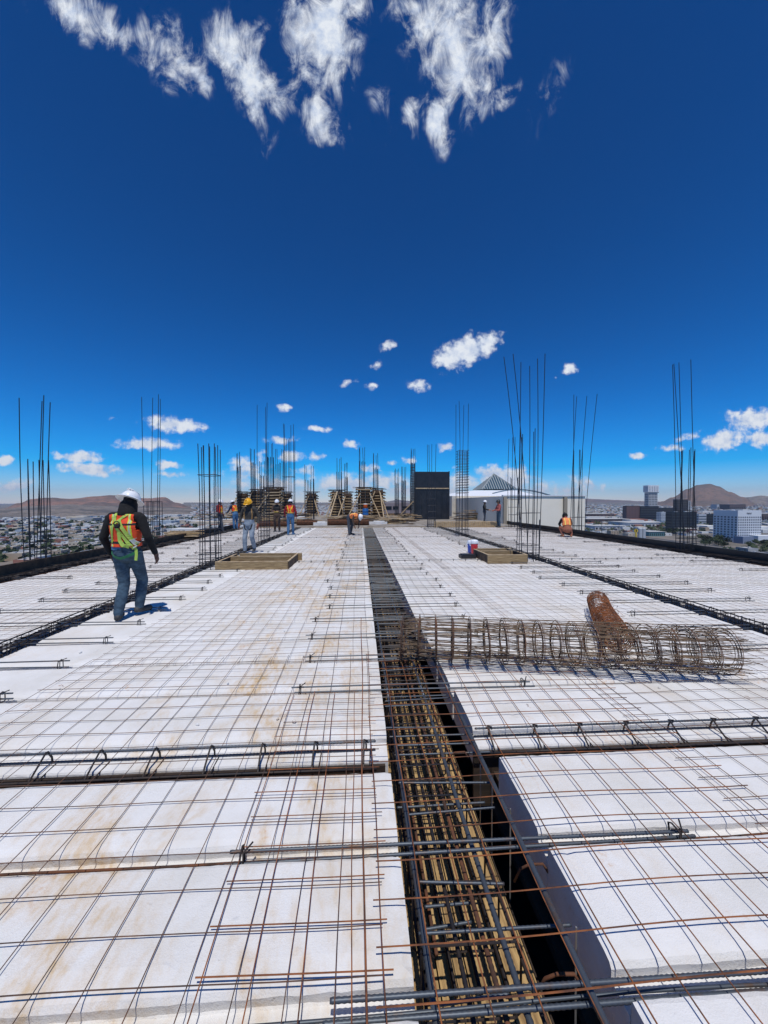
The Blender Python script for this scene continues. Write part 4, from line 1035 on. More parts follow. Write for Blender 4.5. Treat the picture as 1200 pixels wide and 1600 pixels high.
ribbon([(.03, 1.2), (.03, 1.10), (.07, 1.03), (.13, 1.0)], .045, LIMEW, 'strap', hn, .034)
ribbon([(-.16, .93), (-.08, .865), (0, .845), (.09, .87), (.19, .93)], .032, GREENW, 'leg_strap', hn, .012)
ribbon([(.215, .98), (.22, .90), (.21, .82)], .04, LIMEW, 'strap', hn, .016)
b = MB(); hb_ = bv.ray_cast(Vector((.01, -1.5, 1.315)), Vector((0, 1, 0)))[0]
b.tube([(.01+.04*math.cos(a), hb_.y-.035, 1.315+.034*math.sin(a)) for a in [2*math.pi*i/14 for i in range(14)]], .007, 6, closed=True); b.build('back_ring', BLKT, hn, True)
b = MB(); b.box((.01, hb_.y-.024, 1.285), (.075, .014, .055)); b.build('back_pad', BLKT, hn)
b = MB(); b.box((0, 0, 0), (.13, .012, .05)); o = b.build('waist_patch', JEANS_B, e1); hw = bv.ray_cast(Vector((-.05, -1.5, 1.0)), Vector((0, 1, 0)))[0]; o.location = (-.05, hw.y-.002, .985)
# hem of blue shirt below vest
# --- yellow helmet worker walking towards camera
fp = P(390, 864); S = 1.0
p = default_pose(); p.update(anl=(-.12, -.10, .15), tol=(-.13, .02, .07), knl=(-.12, .10, .53), anr=(.12, .07, .09), tor=(.14, .24, .045), knr=(.11, .10, .50),
    ell=(-.30, -.04, 1.14), elr=(.30, -.04, 1.14), wrl=(-.31, .06, .91), wrr=(.31, .06, .91), hal=(-.31, .08, .84), har=(.31, .08, .84), face=(.3, .95, -.35), head=(0, .06, 1.58))
e2, b2, _ = person(fp, R(180-8), p, dict(shirt=GREY, trousers=JEANS_L, boots=BOOT, skin=HAIR, head=BLK), 'worker in yellow helmet and dark jacket walking towards the camera behind the timber box', gloves=LG, helmet='yellow', brim='cap', bulk=1.04, scale=.99)
bv2 = bvh_of([b2])
def fr_ribbon(pts, w, m, name, parent, bvx, sgn=1, off=.012):
    n = 10; b = MB(); vs = []; seg = len(pts)-1
    for i in range(n+1):
        f = i/n*seg; k = min(int(f), seg-1); g = f-k; x = pts[k][0]*(1-g)+pts[k+1][0]*g; z = pts[k][1]*(1-g)+pts[k+1][1]*g
        h = bvx.ray_cast(Vector((x, 1.5*sgn, z)), Vector((0, -sgn, 0)))[0] or Vector((x, .12*sgn, z))
        vs += [Vector((x-w/2, h.y+off*sgn, z)), Vector((x+w/2, h.y+off*sgn, z))]
    b.add(vs, [(2*i, 2*i+1, 2*i+3, 2*i+2) for i in range(n)]); o = b.build(name, m, parent); so = o.modifiers.new('t', 'SOLIDIFY'); so.thickness = .006
HSTR = mat('faded_harness', (.30, .17, .06), .8)
for sg in (-1, 1):
    fr_ribbon([(sg*.10, 1.42), (sg*.13, 1.25), (sg*.12, 1.08)], .032, HSTR, 'harness_strap', e2, bv2)
    fr_ribbon([(sg*.13, .93), (sg*.10, .80), (sg*.05, .74)], .04, BLKT, 'leg_strap', e2, bv2)
# --- the group on the left
def P3(px, py, heading, pose, cols, lab, **k): return person(P(px, py), heading, pose, cols, lab, **k)
p = default_pose(); p.update(anl=(-.12, -.16, .09), tol=(-.14, .0, .045), anr=(.12, .22, .09), tor=(.13, .40, .05), knr=(.11, .16, .50), knl=(-.11, .0, .50), elr=(.24, .0, 1.13), wrr=(.20, .17, 1.02), har=(.17, .24, 1.0))
P3(344, 832, R(-100), p, dict(shirt=REDS, trousers=DARKJ, boots=BOOT, skin=SK), 'worker in orange vest and dark trousers striding right, leftmost of the far group', helmet='white', brim='cap', vest=VST2, scale=1.0)
p = default_pose(); lean(p, .30); p.update(wrr=(.18, .50, 1.0), har=(.15, .57, .98), elr=(.24, .28, 1.1), wrl=(-.18, .50, 1.0), hal=(-.15, .57, .98), ell=(-.24, .28, 1.1))
P3(368, 828, R(60), p, dict(shirt=NAVY, trousers=JEANS_B, boots=BOOT, skin=SK), 'worker in navy shirt and orange vest leaning beside the yellow helmeted man', helmet='white', brim='cap', vest=VST2)
p = default_pose(); p.update(wrl=(-.15, .28, 1.12), hal=(-.10, .33, 1.14), ell=(-.27, .05, 1.12), wrr=(.15, .28, 1.12), har=(.10, .33, 1.14), elr=(.27, .05, 1.12))
P3(433, 831, R(180), p, dict(shirt=BRN, trousers=BRN, boots=BOOT, skin=SK), 'worker in brown clothes and white helmet standing before the tallest timber form', helmet='white', brim='cap', vest=dict(style='x', mat=BLKT, mat2=BLKT, mat3=YEL, mat4=BLKT, low=.1))
p = default_pose(); p.update(ell=(-.29, -.02, 1.13), elr=(.28, -.04, 1.12), anl=(-.10, -.05, .09), anr=(.10, .10, .09), tor=(.12, .26, .045))
P3(454, 836, R(-6), p, dict(shirt=REDS, trousers=JEANS_B, boots=JEANS_B, skin=SK), 'worker seen from behind with dark red sleeves under an orange vest', helmet='white', brim='cap', vest=VST2, bulk=1.02)
p = default_pose(); lean(p, 1.55); p.update(ell=(-.23, .42, .72), elr=(.23, .42, .72), wrl=(-.17, .44, .48), wrr=(.17, .46, .48), hal=(-.14, .45, .40), har=(.14, .47, .40), face=(0, .25, -1), anl=(-.16, -.12, .09), anr=(.16, .12, .09), pelvis=(0, -.05, .90))
P3(547, 836, R(155+180+20-130), p, dict(shirt=PORG, sleeve=BRN, trousers=DARKJ, boots=BOOT, skin=SK), 'worker bent double in orange vest and white helmet at the left lip of the trough', helmet='white', brim='cap', vest=dict(style='p', mat=PORG, mat2=YEL, mat3=PORG, mat4=BLKT, low=.02))
p = default_pose(); p.update(wrr=(.20, .30, 1.05), har=(.18, .38, 1.07), elr=(.27, .08, 1.1), wrl=(-.2, .25, 1.0), hal=(-.18, .33, 1.0), ell=(-.27, .05, 1.1))
person(P(757, 818), R(-110), p, dict(shirt=BLK, sleeve=GREY, trousers=DARKJ, boots=BOOT, skin=SK), 'worker in dark shirt and white helmet behind the timber stack, left of a pair', helmet='white', brim='cap')
p = default_pose(); p.update(wrr=(.20, .34, 1.05), har=(.18, .42, 1.05), elr=(.27, .10, 1.12), wrl=(-.2, .36, 1.12), hal=(-.18, .44, 1.12), ell=(-.27, .10, 1.1))
person(P(779, 824), R(95), p, dict(shirt=PINK, trousers=JEANS, boots=BOOT, skin=SK), 'worker in faded red shirt and blue jeans at the cream wall, right of a pair', helmet='black', brim='cap')
p = default_pose()
p.update(pelvis=(0, -.05, .36), waist=(0, .02, .50), chest=(0, .12, .68), neck=(0, .22, .86), head=(0, .32, .95), shl=(-.18, .18, .80), shr=(.18, .18, .80), ell=(-.26, .30, .58), elr=(.26, .30, .58), wrl=(-.16, .45, .42), wrr=(.16, .45, .42), hal=(-.12, .50, .36), har=(.12, .50, .36),
    hil=(-.10, -.05, .34), hir=(.10, -.05, .34), knl=(-.22, .30, .42), knr=(.22, .30, .42), anl=(-.18, .0, .09), anr=(.18, .0, .09), tol=(-.22, .16, .045), tor=(.22, .16, .045))
P3(886, 839, R(-12), p, dict(shirt=PINK, sleeve=BLK, trousers=mat('orange_brown_trousers', (.28, .10, .06), .9), boots=mat('tan_boots', (.35, .13, .06), .9), skin=SK), 'worker crouching in a pale orange vest at the right rim', helmet='black', brim='cap', bulk=1.12, vest=dict(style='p', mat=PORG, mat2=YEL, mat3=PORG, mat4=BLKT, low=.02))

# ================================================================ NEIGHBOURING CREAM BUILDING
cream = mat('cream_render', (.93, .85, .70), .85, 0, (.90, .82, .66), .8)
pil = mat('taupe_render', (.34, .29, .22), .85); glassd = mat('dark_window', (.02, .025, .035), .15); whitem = mat('white_membrane', (.75, .77, .79), .6)
cb = empty('cream_building', (13, 30, -50)); tag(cb, 'cream rendered building right of the black box with taupe pilasters', 'building')
yw = 27.5
xa = PY(786, 800, yw).x; xb = PY(914, 800, yw).x; zt = PY(860, 775.5, yw).z
b = MB(); b.box(((xa+xb)/2, yw+7, (zt-50)/2), (xb-xa, 14, zt+50)); o = b.build('wall', cream, cb); o.location = (-13, -30, 50)
b = MB()
for (p0, p1) in ((786, 791), (880, 885)):
    q0 = PY(p0, 800, yw-.06).x; q1 = PY(p1, 800, yw-.06).x; b.box(((q0+q1)/2, yw-.10, (zt-50)/2), (q1-q0, .2, zt+50-.1))
o = b.build('pilaster', pil, cb); o.location = (-13, -30, 50)
b = MB(); b.box(((xa+xb)/2, yw+.08, zt+.05), (xb-xa+.06, .3, .09)); o = b.build('coping', whitem, cb); o.location = (-13, -30, 50)
# rear wing
yw2 = 41.5
xa2 = PY(706, 800, yw2).x; xb2 = PY(800, 800, yw2).x; zt2 = PY(760, 775, yw2).z
b = MB(); b.box(((xa2+xb2)/2, yw2+4, (zt2-50)/2), (xb2-xa2, 8, zt2+50)); o = b.build('rear_wing', mat('greige_render', (.62, .58, .50), .85, 0, (.54, .50, .43), .9), cb); o.location = (-13, -30, 50)
b = MB()
for px in (722, 734, 741): q = PY(px, 800, yw2-.05); b.box((q.x, yw2-.02, .2), (.22, .06, 1.1))
o = b.build('window', glassd, cb); o.location = (-13, -30, 50)
# white hipped roof
def roof(poly_front, yb, yf, m, name, parent, off):
    pass
ya, yb_ = 44, 66
pts = [PY(700, 776, ya), PY(845, 776, ya), PY(845, 772, yb_), PY(705, 772, yb_)]
rid = PY(768, 767, 56)
b = MB(); z0 = pts[0].z; b.add([pts[0], pts[1], Vector((pts[1].x, yb_, z0)), Vector((pts[0].x, yb_, z0)), Vector((rid.x-3.2, 54, rid.z)), Vector((rid.x+3.2, 54, rid.z)), Vector((rid.x+3.2, 60, rid.z)), Vector((rid.x-3.2, 60, rid.z))],
    [(0,1,5,4),(1,2,6,5),(2,3,7,6),(3,0,4,7),(4,5,6,7),(0,3,2,1)])
o = b.build('roof', whitem, cb); o.location = (-13, -30, 50)
sy = 57; apex = PY(771.5, 741, sy); bl = PY(741, 764, sy-2.6); br = PY(795, 764, sy-2.6)
sk = empty('glass_pyramid', (apex.x-13, sy-30, bl.z+50)); sk.parent = cb
hw = (br.x-bl.x)/2; hp = apex.z-bl.z
b = MB(); b.add([(-hw, -hw, 0), (hw, -hw, 0), (hw, hw, 0), (-hw, hw, 0), (0, 0, hp)], [(0,1,4),(1,2,4),(2,3,4),(3,0,4)]); b.build('glass', mat('tinted_glass', (.05, .09, .12), .12), sk)
b = MB()
for q in range(-6, 7):
    f = q/7; 
    x = hw*f; zt_ = hp*(1-abs(f)); yy = -hw*(1-zt_/hp)
    b.beam((x, -hw-.03, 0), (x, yy-.03, zt_), .10, .08)
    b.beam((-hw-.03, x, 0), (yy-.03, x, zt_), .10, .08)
for (sx, sy_) in ((-1, -1), (1, -1)): b.beam((sx*hw, sy_*hw, 0), (0, 0, hp+.05), .18, .16)
b.build('glazing_bar', mat('pale_bar', (.30, .33, .33), .5), sk)
# curved glass canopy edge
b = MB()
for i in range(24):
    f = i/24; g = (i+1)/24
    def cv(f): return Vector((PY(770, 775, 40).x+f*(PY(866, 775, 40).x-PY(770, 775, 40).x)-13, 40-30, PY(800, 776, 40).z+.75*math.sin(math.pi*(.15+.85*f))+50))
    b.beam(cv(f), cv(g), .4, .10)
b.build('curved_edge', mat('blue_grey_metal', (.20, .27, .32), .4, .5), cb)

# low purple-grey building behind the far floor
pg = mat('mauve_render', (.30, .245, .25), .9, 0, (.24, .20, .21), .5)
lb = empty('mauve_building', (0, 85, -50)); tag(lb, 'long low mauve building with dark window strips behind the drum and black box', 'building')
yl = 70
x0, x1 = PY(596, 800, yl).x, PY(742, 800, yl).x; zt = PY(640, 786, yl).z
b = MB(); b.box(((x0+x1)/2, yl-85+6, (zt-50)/2+50), (x1-x0, 12, zt+50)); b.build('wall', pg, lb)
for (p0, p1, pa, pb) in ((600, 612, 791, 796), (614, 622, 791, 796), (628, 647, 791, 796), (704, 716, 791, 796), (718, 737, 791, 796), (604, 640, 802, 806), (704, 737, 803, 806)):
    q0, q1 = PY(p0, pa, yl), PY(p1, pb, yl); b = MB(); b.box(((q0.x+q1.x)/2, -15.02, (q0.z+q1.z)/2+50), (q1.x-q0.x, .08, abs(q0.z-q1.z))); b.build('window', glassd, lb)

# ================================================================ CITY
GZ = -50.0
gm = mat('city_ground', (.20, .17, .14), .95, 0, (.10, .095, .075), .012, thr=(.4, .6), coord='Pos', detail=10)
b = MB(); b.add([(-16000, -3000, GZ), (16000, -3000, GZ), (16000, 16000, GZ), (-16000, 16000, GZ)], [(0, 1, 2, 3)]); tag(b.build('ground', gm), kind='structure')
road_m = mat('asphalt', (.055, .055, .058), .9, 0, (.075, .075, .075), .2)
b = MB()
for k in range(26):
    y = 300+k*92; b.box((0, y, GZ+.02), (9000, 9, .02))
for k in range(-24, 25):
    b.box((k*130+30, 1500, GZ+.045), (9, 2400, .02))
tag(b.build('city_streets', road_m), kind='structure')

def wm(name, c, **k): return mat(name, c, **k)
hcols = [('white_house', (.62, .62, .60)), ('cream_house', (.50, .43, .33)), ('grey_house', (.30, .30, .30)), ('brick_house_wall', (.30, .13, .09)), ('blue_grey_house', (.30, .36, .42)), ('tan_house', (.40, .31, .22))]
HMAT = [wm(n+'_paint', c, rough=.85) for n, c in hcols]; WIN = mat('house_window', (.03, .035, .045), .3); ROOFM = mat('house_roof', (.42, .42, .41), .8)
HL = ['white', 'cream', 'grey', 'brick red', 'blue grey', 'tan']
def house_mesh(k, seed):
    rn = random.Random(seed); w, d, h = rn.uniform(9, 16), rn.uniform(9, 15), rn.choice((3.2, 3.4, 6.2)); b = MB()
    b.box((0, 0, h/2), (w, d, h), mi=0)
    b.box((0, 0, h+.12), (w-.6, d-.6, .22), mi=2)
    for (cx, cy, sx, sy) in ((0, -d/2+.12, w, .24), (0, d/2-.12, w, .24)): b.box((cx, cy, h+.3), (sx, sy, .6), mi=0)
    for sg in (-1, 1): b.box((sg*(w/2-.12), 0, h+.3), (.24, d-.5, .6), mi=0)
    b.box((rn.uniform(-2, 2), rn.uniform(-2, 2), h+.9), (1.6, 1.6, 1.4), mi=2)
    for st in range(int(h//3)):
        for q in range(3): b.box((-w/3+q*w/3, -d/2-.02, 1.7+st*2.9), (1.4, .1, 1.3), mi=1)
        for q in range(2): b.box((-w/2-.02, -d/4+q*d/2, 1.7+st*2.9), (.1, 1.3, 1.2), mi=1)
        for q in range(2): b.box((w/2+.02, -d/4+q*d/2, 1.7+st*2.9), (.1, 1.3, 1.2), mi=1)
    return b.mesh('house', [HMAT[k], WIN, ROOFM])
HM_ = [[house_mesh(k, k*10+s) for s in range(3)] for k in range(6)]
# terrain rise far away so the town climbs the foot slopes
def rise(x, y):
    d = math.hypot(x, y); az = math.degrees(math.atan2(x, y))
    return GZ + max(0, d-1500)*.008
cand = []
for ix in range(-90, 110):
    for iy in range(18, 170):
        x = ix*19+rnd.uniform(-4, 4); y = iy*19+rnd.uniform(-4, 4)
        if y < 340: continue
        az = math.degrees(math.atan2(x, y)); d = math.hypot(x, y)
        if not (-52 < az < 50): continue
        if az < -23 and d > 1650: continue
        if -20 < az < 24 and d < 700: continue
        if rnd.random() < .22: continue
        if d > 2300: continue
        cand.append((d, x, y, az))
cand.sort()
# keep clear of the landmark buildings on the right
def landmark_zone(x, y): return 24 < math.degrees(math.atan2(x, y)) < 50 and math.hypot(x, y) < 900 and rnd.random() < .55
def in_view(az): return az < -24 or az > 29
near, far = [], []
for c in cand:
    d, x, y, az = c
    if az > 24 and 300 < y < 720 and (x > 20) and landmark_zone(x, y): continue
    if az > 36 and 360 < y < 560: continue
    if az > 30 and 430 < y < 560: continue
    if len(near) < 290 and in_view(az): near.append(c)
    else: far.append(c)
WT = [0, 0, 0, 1, 2, 0, 4, 5, 3, 0, 1]
for (d, x, y, az) in near:
    k = rnd.choice(WT); o = bpy.data.objects.new('house', rnd.choice(HM_[k])); COL.objects.link(o); o.location = (x, y, rise(x, y)); o.rotation_euler = (0, 0, rnd.choice((0, math.pi/2, math.pi))+rnd.uniform(-.05, .05))
    tag(o, 'small flat roofed %s house in the town beyond the %s rim' % (HL[k], 'left' if az < 0 else 'right'), 'house', '%s houses beyond the %s rim' % (HL[k], 'left' if az < 0 else 'right'))
b = MB()
for (d, x, y, az) in far:
    k = rnd.choice(WT); w, dd, h = rnd.uniform(7, 17), rnd.uniform(7, 15), rnd.choice((3, 3, 3.5, 6, 6))
    if rnd.random() < .02: w, dd, h = rnd.uniform(25, 60), rnd.uniform(20, 40), rnd.uniform(6, 12)
    b.box((x, y, rise(x, y)+h/2-1), (w, dd, h+2), mi=k)
for i in range(5200):
    d = rnd.uniform(2200, 5200); az = R(rnd.uniform(-23, 50)); x, y = d*math.sin(az), d*math.cos(az)
    h = rnd.choice((3.5, 5, 6)); s_ = rnd.uniform(8, 20); b.box((x, y, rise(x, y)+h/2-6), (s_, s_*.8, h+12), mi=rnd.choice(WT))
o = b.build('distant_houses', HMAT); tag(o, 'thousands of tiny distant houses covering the valley floor', 'town', kind='stuff')
# rising ground under far houses
b = MB(); na, nr = 60, 14; vs = []
for j in range(nr+1):
    d = 1450+j*450
    for i in range(na+1):
        az = R(-24+86*i/na); x, y = d*math.sin(az), d*math.cos(az); vs.append((x, y, rise(x, y)+.15+(0 if j else -1.5)))
b.add(vs, [(j*(na+1)+i, j*(na+1)+i+1, (j+1)*(na+1)+i+1, (j+1)*(na+1)+i) for j in range(nr) for i in range(na)])
tag(b.build('valley_slope', gm), kind='structure')

# trees: leaf clump meshes
LEAF = mat('tree_foliage', (.045, .065, .022), .9, 0, (.022, .036, .014), 1.2); TRUNK = mat('tree_trunk', (.09, .065, .045), .9)
def crown_mesh(seed, Rr=4.0, n=260, fl=.75):
    rn = random.Random(seed); b = MB(); lob = [(Vector((rn.uniform(-.5, .5), rn.uniform(-.5, .5), rn.uniform(-.3, .4)))*Rr, rn.uniform(.45, .7)*Rr) for _ in range(6)]
    for i in range(n):
        c, r = rn.choice(lob); d = Vector((rn.gauss(0, 1), rn.gauss(0, 1), rn.gauss(0, 1))).normalized(); p = c+d*r*rn.uniform(.75, 1.08); p.z *= fl
        s = rn.uniform(.35, .75)*Rr/4
        u = Vector((rn.gauss(0, 1), rn.gauss(0, 1), rn.gauss(0, 1))).normalized(); v = u.orthogonal().normalized()
        b.add([p+u*s, p+v*s, p-u*s*.8, p-v*s], [(0, 1, 2, 3)])
    return b.mesh('crown', LEAF)
CM = [crown_mesh(s) for s in range(5)]
def trunk_mesh():
    b = MB(); b.tube([(0, 0, 0), (.1, 0, 1.8), (0, .1, 3.6)], [.28, .2, .12], 7); b.tube([(.05, 0, 1.6), (.9, .3, 3.2)], [.14, .07], 5); b.tube([(.05, 0, 1.9), (-.8, -.4, 3.4)], [.12, .06], 5); return b.mesh('trunk', TRUNK)
TM = trunk_mesh()
def tree(px, py, sc, lab, grp):
    q = P(px, py, GZ); e = empty('tree', q); e.scale = (sc,)*3; tag(e, lab, 'tree', grp)
    t = bpy.data.objects.new('trunk', TM); link(t, e); c = bpy.data.objects.new('crown', rnd.choice(CM)); link(c, e); c.location = (0, 0, 4.4); c.rotation_euler = (0, 0, rnd.uniform(0, 6))
    return e
for i in range(15): tree(rnd.uniform(1092, 1138), rnd.uniform(845, 858), rnd.uniform(.9, 1.35), 'leafy tree in the dark clump left of the white hotel', 'trees left of the white hotel')
for i in range(9): tree(rnd.uniform(1042, 1068), rnd.uniform(831, 836), rnd.uniform(.8, 1.1), 'leafy tree in front of the black cube block', 'trees before the black cube block')
for i in range(12): tree(rnd.uniform(1166, 1205), rnd.uniform(851, 860), rnd.uniform(.7, 1.0), 'leafy tree in front of the white hotel annex', 'trees before the hotel annex')
# far trees: one mass
b = MB(); rn = random.Random(5)
for i in range(4200):
    d = 380*math.exp(rn.uniform(0, 2.1)); az = R(rn.choice((rn.uniform(-52, -22), rn.uniform(-52, 50), rn.uniform(28, 50)))); x, y = d*math.sin(az), d*math.cos(az)
    if y < 340 or (az > R(30) and 400 < y < 620) or (az < R(-23) and d > 1600): continue
    s = rn.uniform(1.8, 4.2)*(1+.25*(d > 1000)); c = Vector((x, y, rise(x, y)+s*.8))
    for q in range(12 if d < 1200 else 6):
        pq = c+Vector((rn.gauss(0, .5), rn.gauss(0, .5), rn.gauss(0, .4)))*s; u = Vector((rn.gauss(0, 1), rn.gauss(0, 1), rn.gauss(0, 1))).normalized()*s*.6; v = u.orthogonal().normalized()*s*.6
        b.add([pq+u, pq+v, pq-u, pq-v], [(0, 1, 2, 3)])
tag(b.build('town_trees', LEAF), 'scattered dark green trees dotting the town', 'trees', kind='stuff')

# landmark buildings
def tower(name_lab, pxl, pxr, py_top, py_base, depth, wall, win, cols_, rows_, ww=.6, hh=.5, y=None, rot=0.0, extra=None, side_cols=3, top_margin=.05, name='office_building', cat='building', bands=False, wall2=None, base_margin=.03):
    c0 = P((pxl+pxr)/2, py_base, GZ); y = c0.y if y is None else y
    a = PY(pxl, 800, y); c = PY(pxr, 800, y); W = c.x-a.x; zt = PY((pxl+pxr)/2, py_top, y).z; H = zt-GZ
    e = empty(name, ((a.x+c.x)/2, y, GZ)); tag(e, name_lab, cat)
    b = MB(); b.box((0, depth/2, H/2), (W, depth, H)); b.build('wall', wall, e)
    ch = H*(1-top_margin-base_margin)/rows_; spots = []
    for r_ in range(rows_):
        z = H*(base_margin+(1-top_margin-base_margin)*(r_+.5)/rows_)
        if bands: spots.append((0, (0, -.05, z))); spots.append((1, (-W/2-.05, depth/2, z))); continue
        for q in range(cols_): spots.append((0, (-W/2+W*(q+.5)/cols_, -.05, z)))
        for q in range(side_cols): spots.append((1, (-W/2-.05, depth*(q+.5)/side_cols, z)))
    szs = [(W*.94, .2, ch*hh), (.2, depth*.9, ch*hh)] if bands else [(W/cols_*ww, .2, ch*hh), (.2, depth/side_cols*ww, ch*hh)]
    wms = []
    for sz in szs: b = MB(); b.box((0, 0, 0), sz); wms.append(b.mesh('window', win))
    rnd2 = random.Random(1); rnd2.shuffle(spots)
    for (k_, c_) in spots[:99]: o = bpy.data.objects.new('window', wms[k_]); link(o, e); o.location = c_
    if len(spots) > 99:
        b = MB()
        for (k_, c_) in spots[99:]: b.box(c_, szs[k_])
        tag(b.build('other_windows', win, e), kind='stuff')
    b = MB()
    for (cx, cy, sx, sy_) in ((0, .3, W, .6), (0, depth-.3, W, .6)): b.box((cx, cy, H+.6), (sx, sy_, 1.2))
    for sg in (-1, 1): b.box((sg*(W/2-.3), depth/2, H+.6), (.6, depth-1.2, 1.2))
    b.build('parapet', wall2 or wall, e)
    b = MB(); b.box((W*.2, depth*.5, H+1.3), (W*.2, depth*.3, 2.6)); b.box((-W*.2, depth*.6, H+.9), (W*.12, depth*.2, 1.8)); b.build('rooftop_plant', ROOFM, e)
    return e, W, H
w_white = mat('white_tower_render', (.66, .68, .70), .8); w_blk = mat('black_cladding', (.012, .013, .017), .35); w_brn = mat('brown_cladding', (.085, .055, .05), .7); w_gl = mat('blue_glass', (.05, .08, .12), .12)
w_grid = mat('dark_glass', (.02, .022, .03), .1); w_lg = mat('light_grey_cladding', (.42, .44, .46), .7)
# hotel
ev, W, H = tower('white hotel block with rows of small square windows at the right edge', 1153, 1190, 799, 848, 34, w_white, mat('hotel_window', (.05, .06, .09), .3), 11, 9, .5, .55, top_margin=.15, base_margin=.12, side_cols=7, name='hotel')
sgn = mat('grey_lettering', (.20, .21, .23), .6)
b = MB()
def stroke_text(b, x, z, h, s, y=-.25, t=.22):
    G = {'H': [((0,0),(0,1)),((.6,0),(.6,1)),((0,.5),(.6,.5))], 'o': [((0,0),(0,.6)),((0,.6),(.45,.6)),((.45,.6),(.45,0)),((.45,0),(0,0))], 't': [((.15,0),(.15,.9)),((0,.6),(.4,.6))], 'e': [((.45,0),(0,0)),((0,0),(0,.6)),((0,.6),(.45,.6)),((.45,.6),(.45,.3)),((.45,.3),(0,.3))], 'l': [((.05,0),(.05,1))]}
    for ch in s:
        for (p0, p1) in G[ch]: b.beam((x+p0[0]*h, y, z+p0[1]*h), (x+p1[0]*h+.001, y, z+p1[1]*h), .2, t)
        x += h*(.85 if ch == 'H' else .25 if ch == 'l' else .65)
stroke_text(b, -W*.12, H*.915, 2.0, 'Hotel', t=.35); b.build('sign', sgn, ev)
b = MB(); b.box((W/2-4, -6, 5), (26, 12, 10)); b.build('annex', w_white, ev)
b = MB(); b.box((-W/2+1, -7, 4.5), (14, 12, 9)); b.build('annex', mat('blue_grey_annex', (.20, .24, .32), .7), ev)
tower('black glass cube block behind the trees before the right rim', 1050, 1089, 801, 831, 14, w_blk, w_grid, 8, 6, .8, .3, bands=True)
tower('brown grid fronted block left of the black cube', 979, 1000, 791, 815, 16, w_brn, mat('brown_window', (.20, .10, .095), .5), 9, 7, .5, .5, name='brown_block')
tower('dark glazed block joined right of the brown one', 1000.5, 1029, 791.5, 815, 16, w_blk, w_grid, 6, 6, .8, .5, bands=True, name='dark_block')
t_, Wt, Ht = tower('tall pale tower with a bulky top above the brown block', 1013, 1027, 769, 810, 18, w_lg, w_grid, 6, 14, .62, .55, name='tower')
b = MB(); b.box((-.5, 9, Ht+11), (Wt*1.2, 22, 22)); b.build('crown_block', w_white, t_)
b = MB()
for q in range(6): b.box((-Wt*.5+q*Wt*.19, -2.2, Ht+10), (.9, .5, 17))
for q in range(4): b.box((-Wt*.6-.6, 1+q*5, Ht+10), (.5, .9, 17))
b.box((-.5, -1.8, Ht-1.2), (Wt*1.2, .5, 2.0)); b.build('fin', w_gl, t_)
tower('dark brown tower behind the black cube', 1058, 1074, 781, 815, 14, mat('dark_brown_cladding', (.035, .028, .026), .6), w_grid, 6, 12, .7, .5, name='dark_tower')
tower('slim pale service tower attached right of the dark brown one', 1075, 1079, 783, 815, 30, w_lg, w_grid, 1, 12, .3, .4, name='slim_tower')
tower('slim white block right of the brown pair', 1033, 1042, 801, 820, 14, w_lg, w_gl, 6, 7, .5, .5, name='white_block')
tower('small dark block between the tower and the dark brown tower', 1030, 1052, 794, 812, 14, w_blk, w_grid, 6, 3, .8, .4, bands=True, name='low_dark_block')
tower('low white block with a ribbed front left of the hotel', 1092, 1104, 804, 822, 12, w_lg, w_gl, 4, 4, .7, .4, bands=True, name='ribbed_block')
tower('black low block touching the left side of the hotel', 1105, 1116, 804, 822, 10, w_blk, w_grid, 4, 4, .8, .4, name='black_low_block')
for (a, c, t, bs, dp_, m_, lab) in ((915, 960, 803, 810, 60, w_brn, 'low dark shed farthest left of the skyline'), (918, 985, 811, 818, 60, w_brn, 'long low brown warehouse before the dark shed'), (985, 1030, 817, 824, 70, w_lg, 'flat pale warehouse under the brown pair'), (930, 975, 822, 828, 40, w_lg, 'pale warehouse nearest the cream wall'), (1065, 1090, 826, 832, 30, mat('rust_red_shed', (.22, .09, .06), .8), 'rust red shed right of the black cube'), (1015, 1040, 831, 838, 20, mat('teal_shed', (.08, .20, .22), .7), 'teal and white low shed before the rim'), (1140, 1165, 788, 800, 60, w_brn, 'dark low block behind the hotel roof'), (1192, 1215, 803, 815, 60, w_brn, 'dark shed right of the hotel'), (1120, 1150, 788, 799, 40, w_lg, 'pale block behind the left part of the hotel')):
    q = P((a+c)/2, bs, GZ); x0 = PY(a, 800, q.y).x; x1 = PY(c, 800, q.y).x; H = max(5, PY((a+c)/2, t, q.y).z-GZ); W = x1-x0
    e = empty('warehouse', ((x0+x1)/2, q.y, GZ)); tag(e, lab, 'warehouse')
    b = MB(); b.box((0, dp_/2, H/2), (W, dp_, H)); b.build('wall', m_, e)
    b = MB(); b.box((0, dp_/2, H+.15), (W+1.5, dp_+1.5, .3)); b.build('roof', ROOFM, e)
    b = MB()
    for k in range(8): b.box((-W/2+W*(k+.5)/8, -.06, H*.4), (W/8*.5, .2, H*.5))
    b.build('door', w_grid, e)
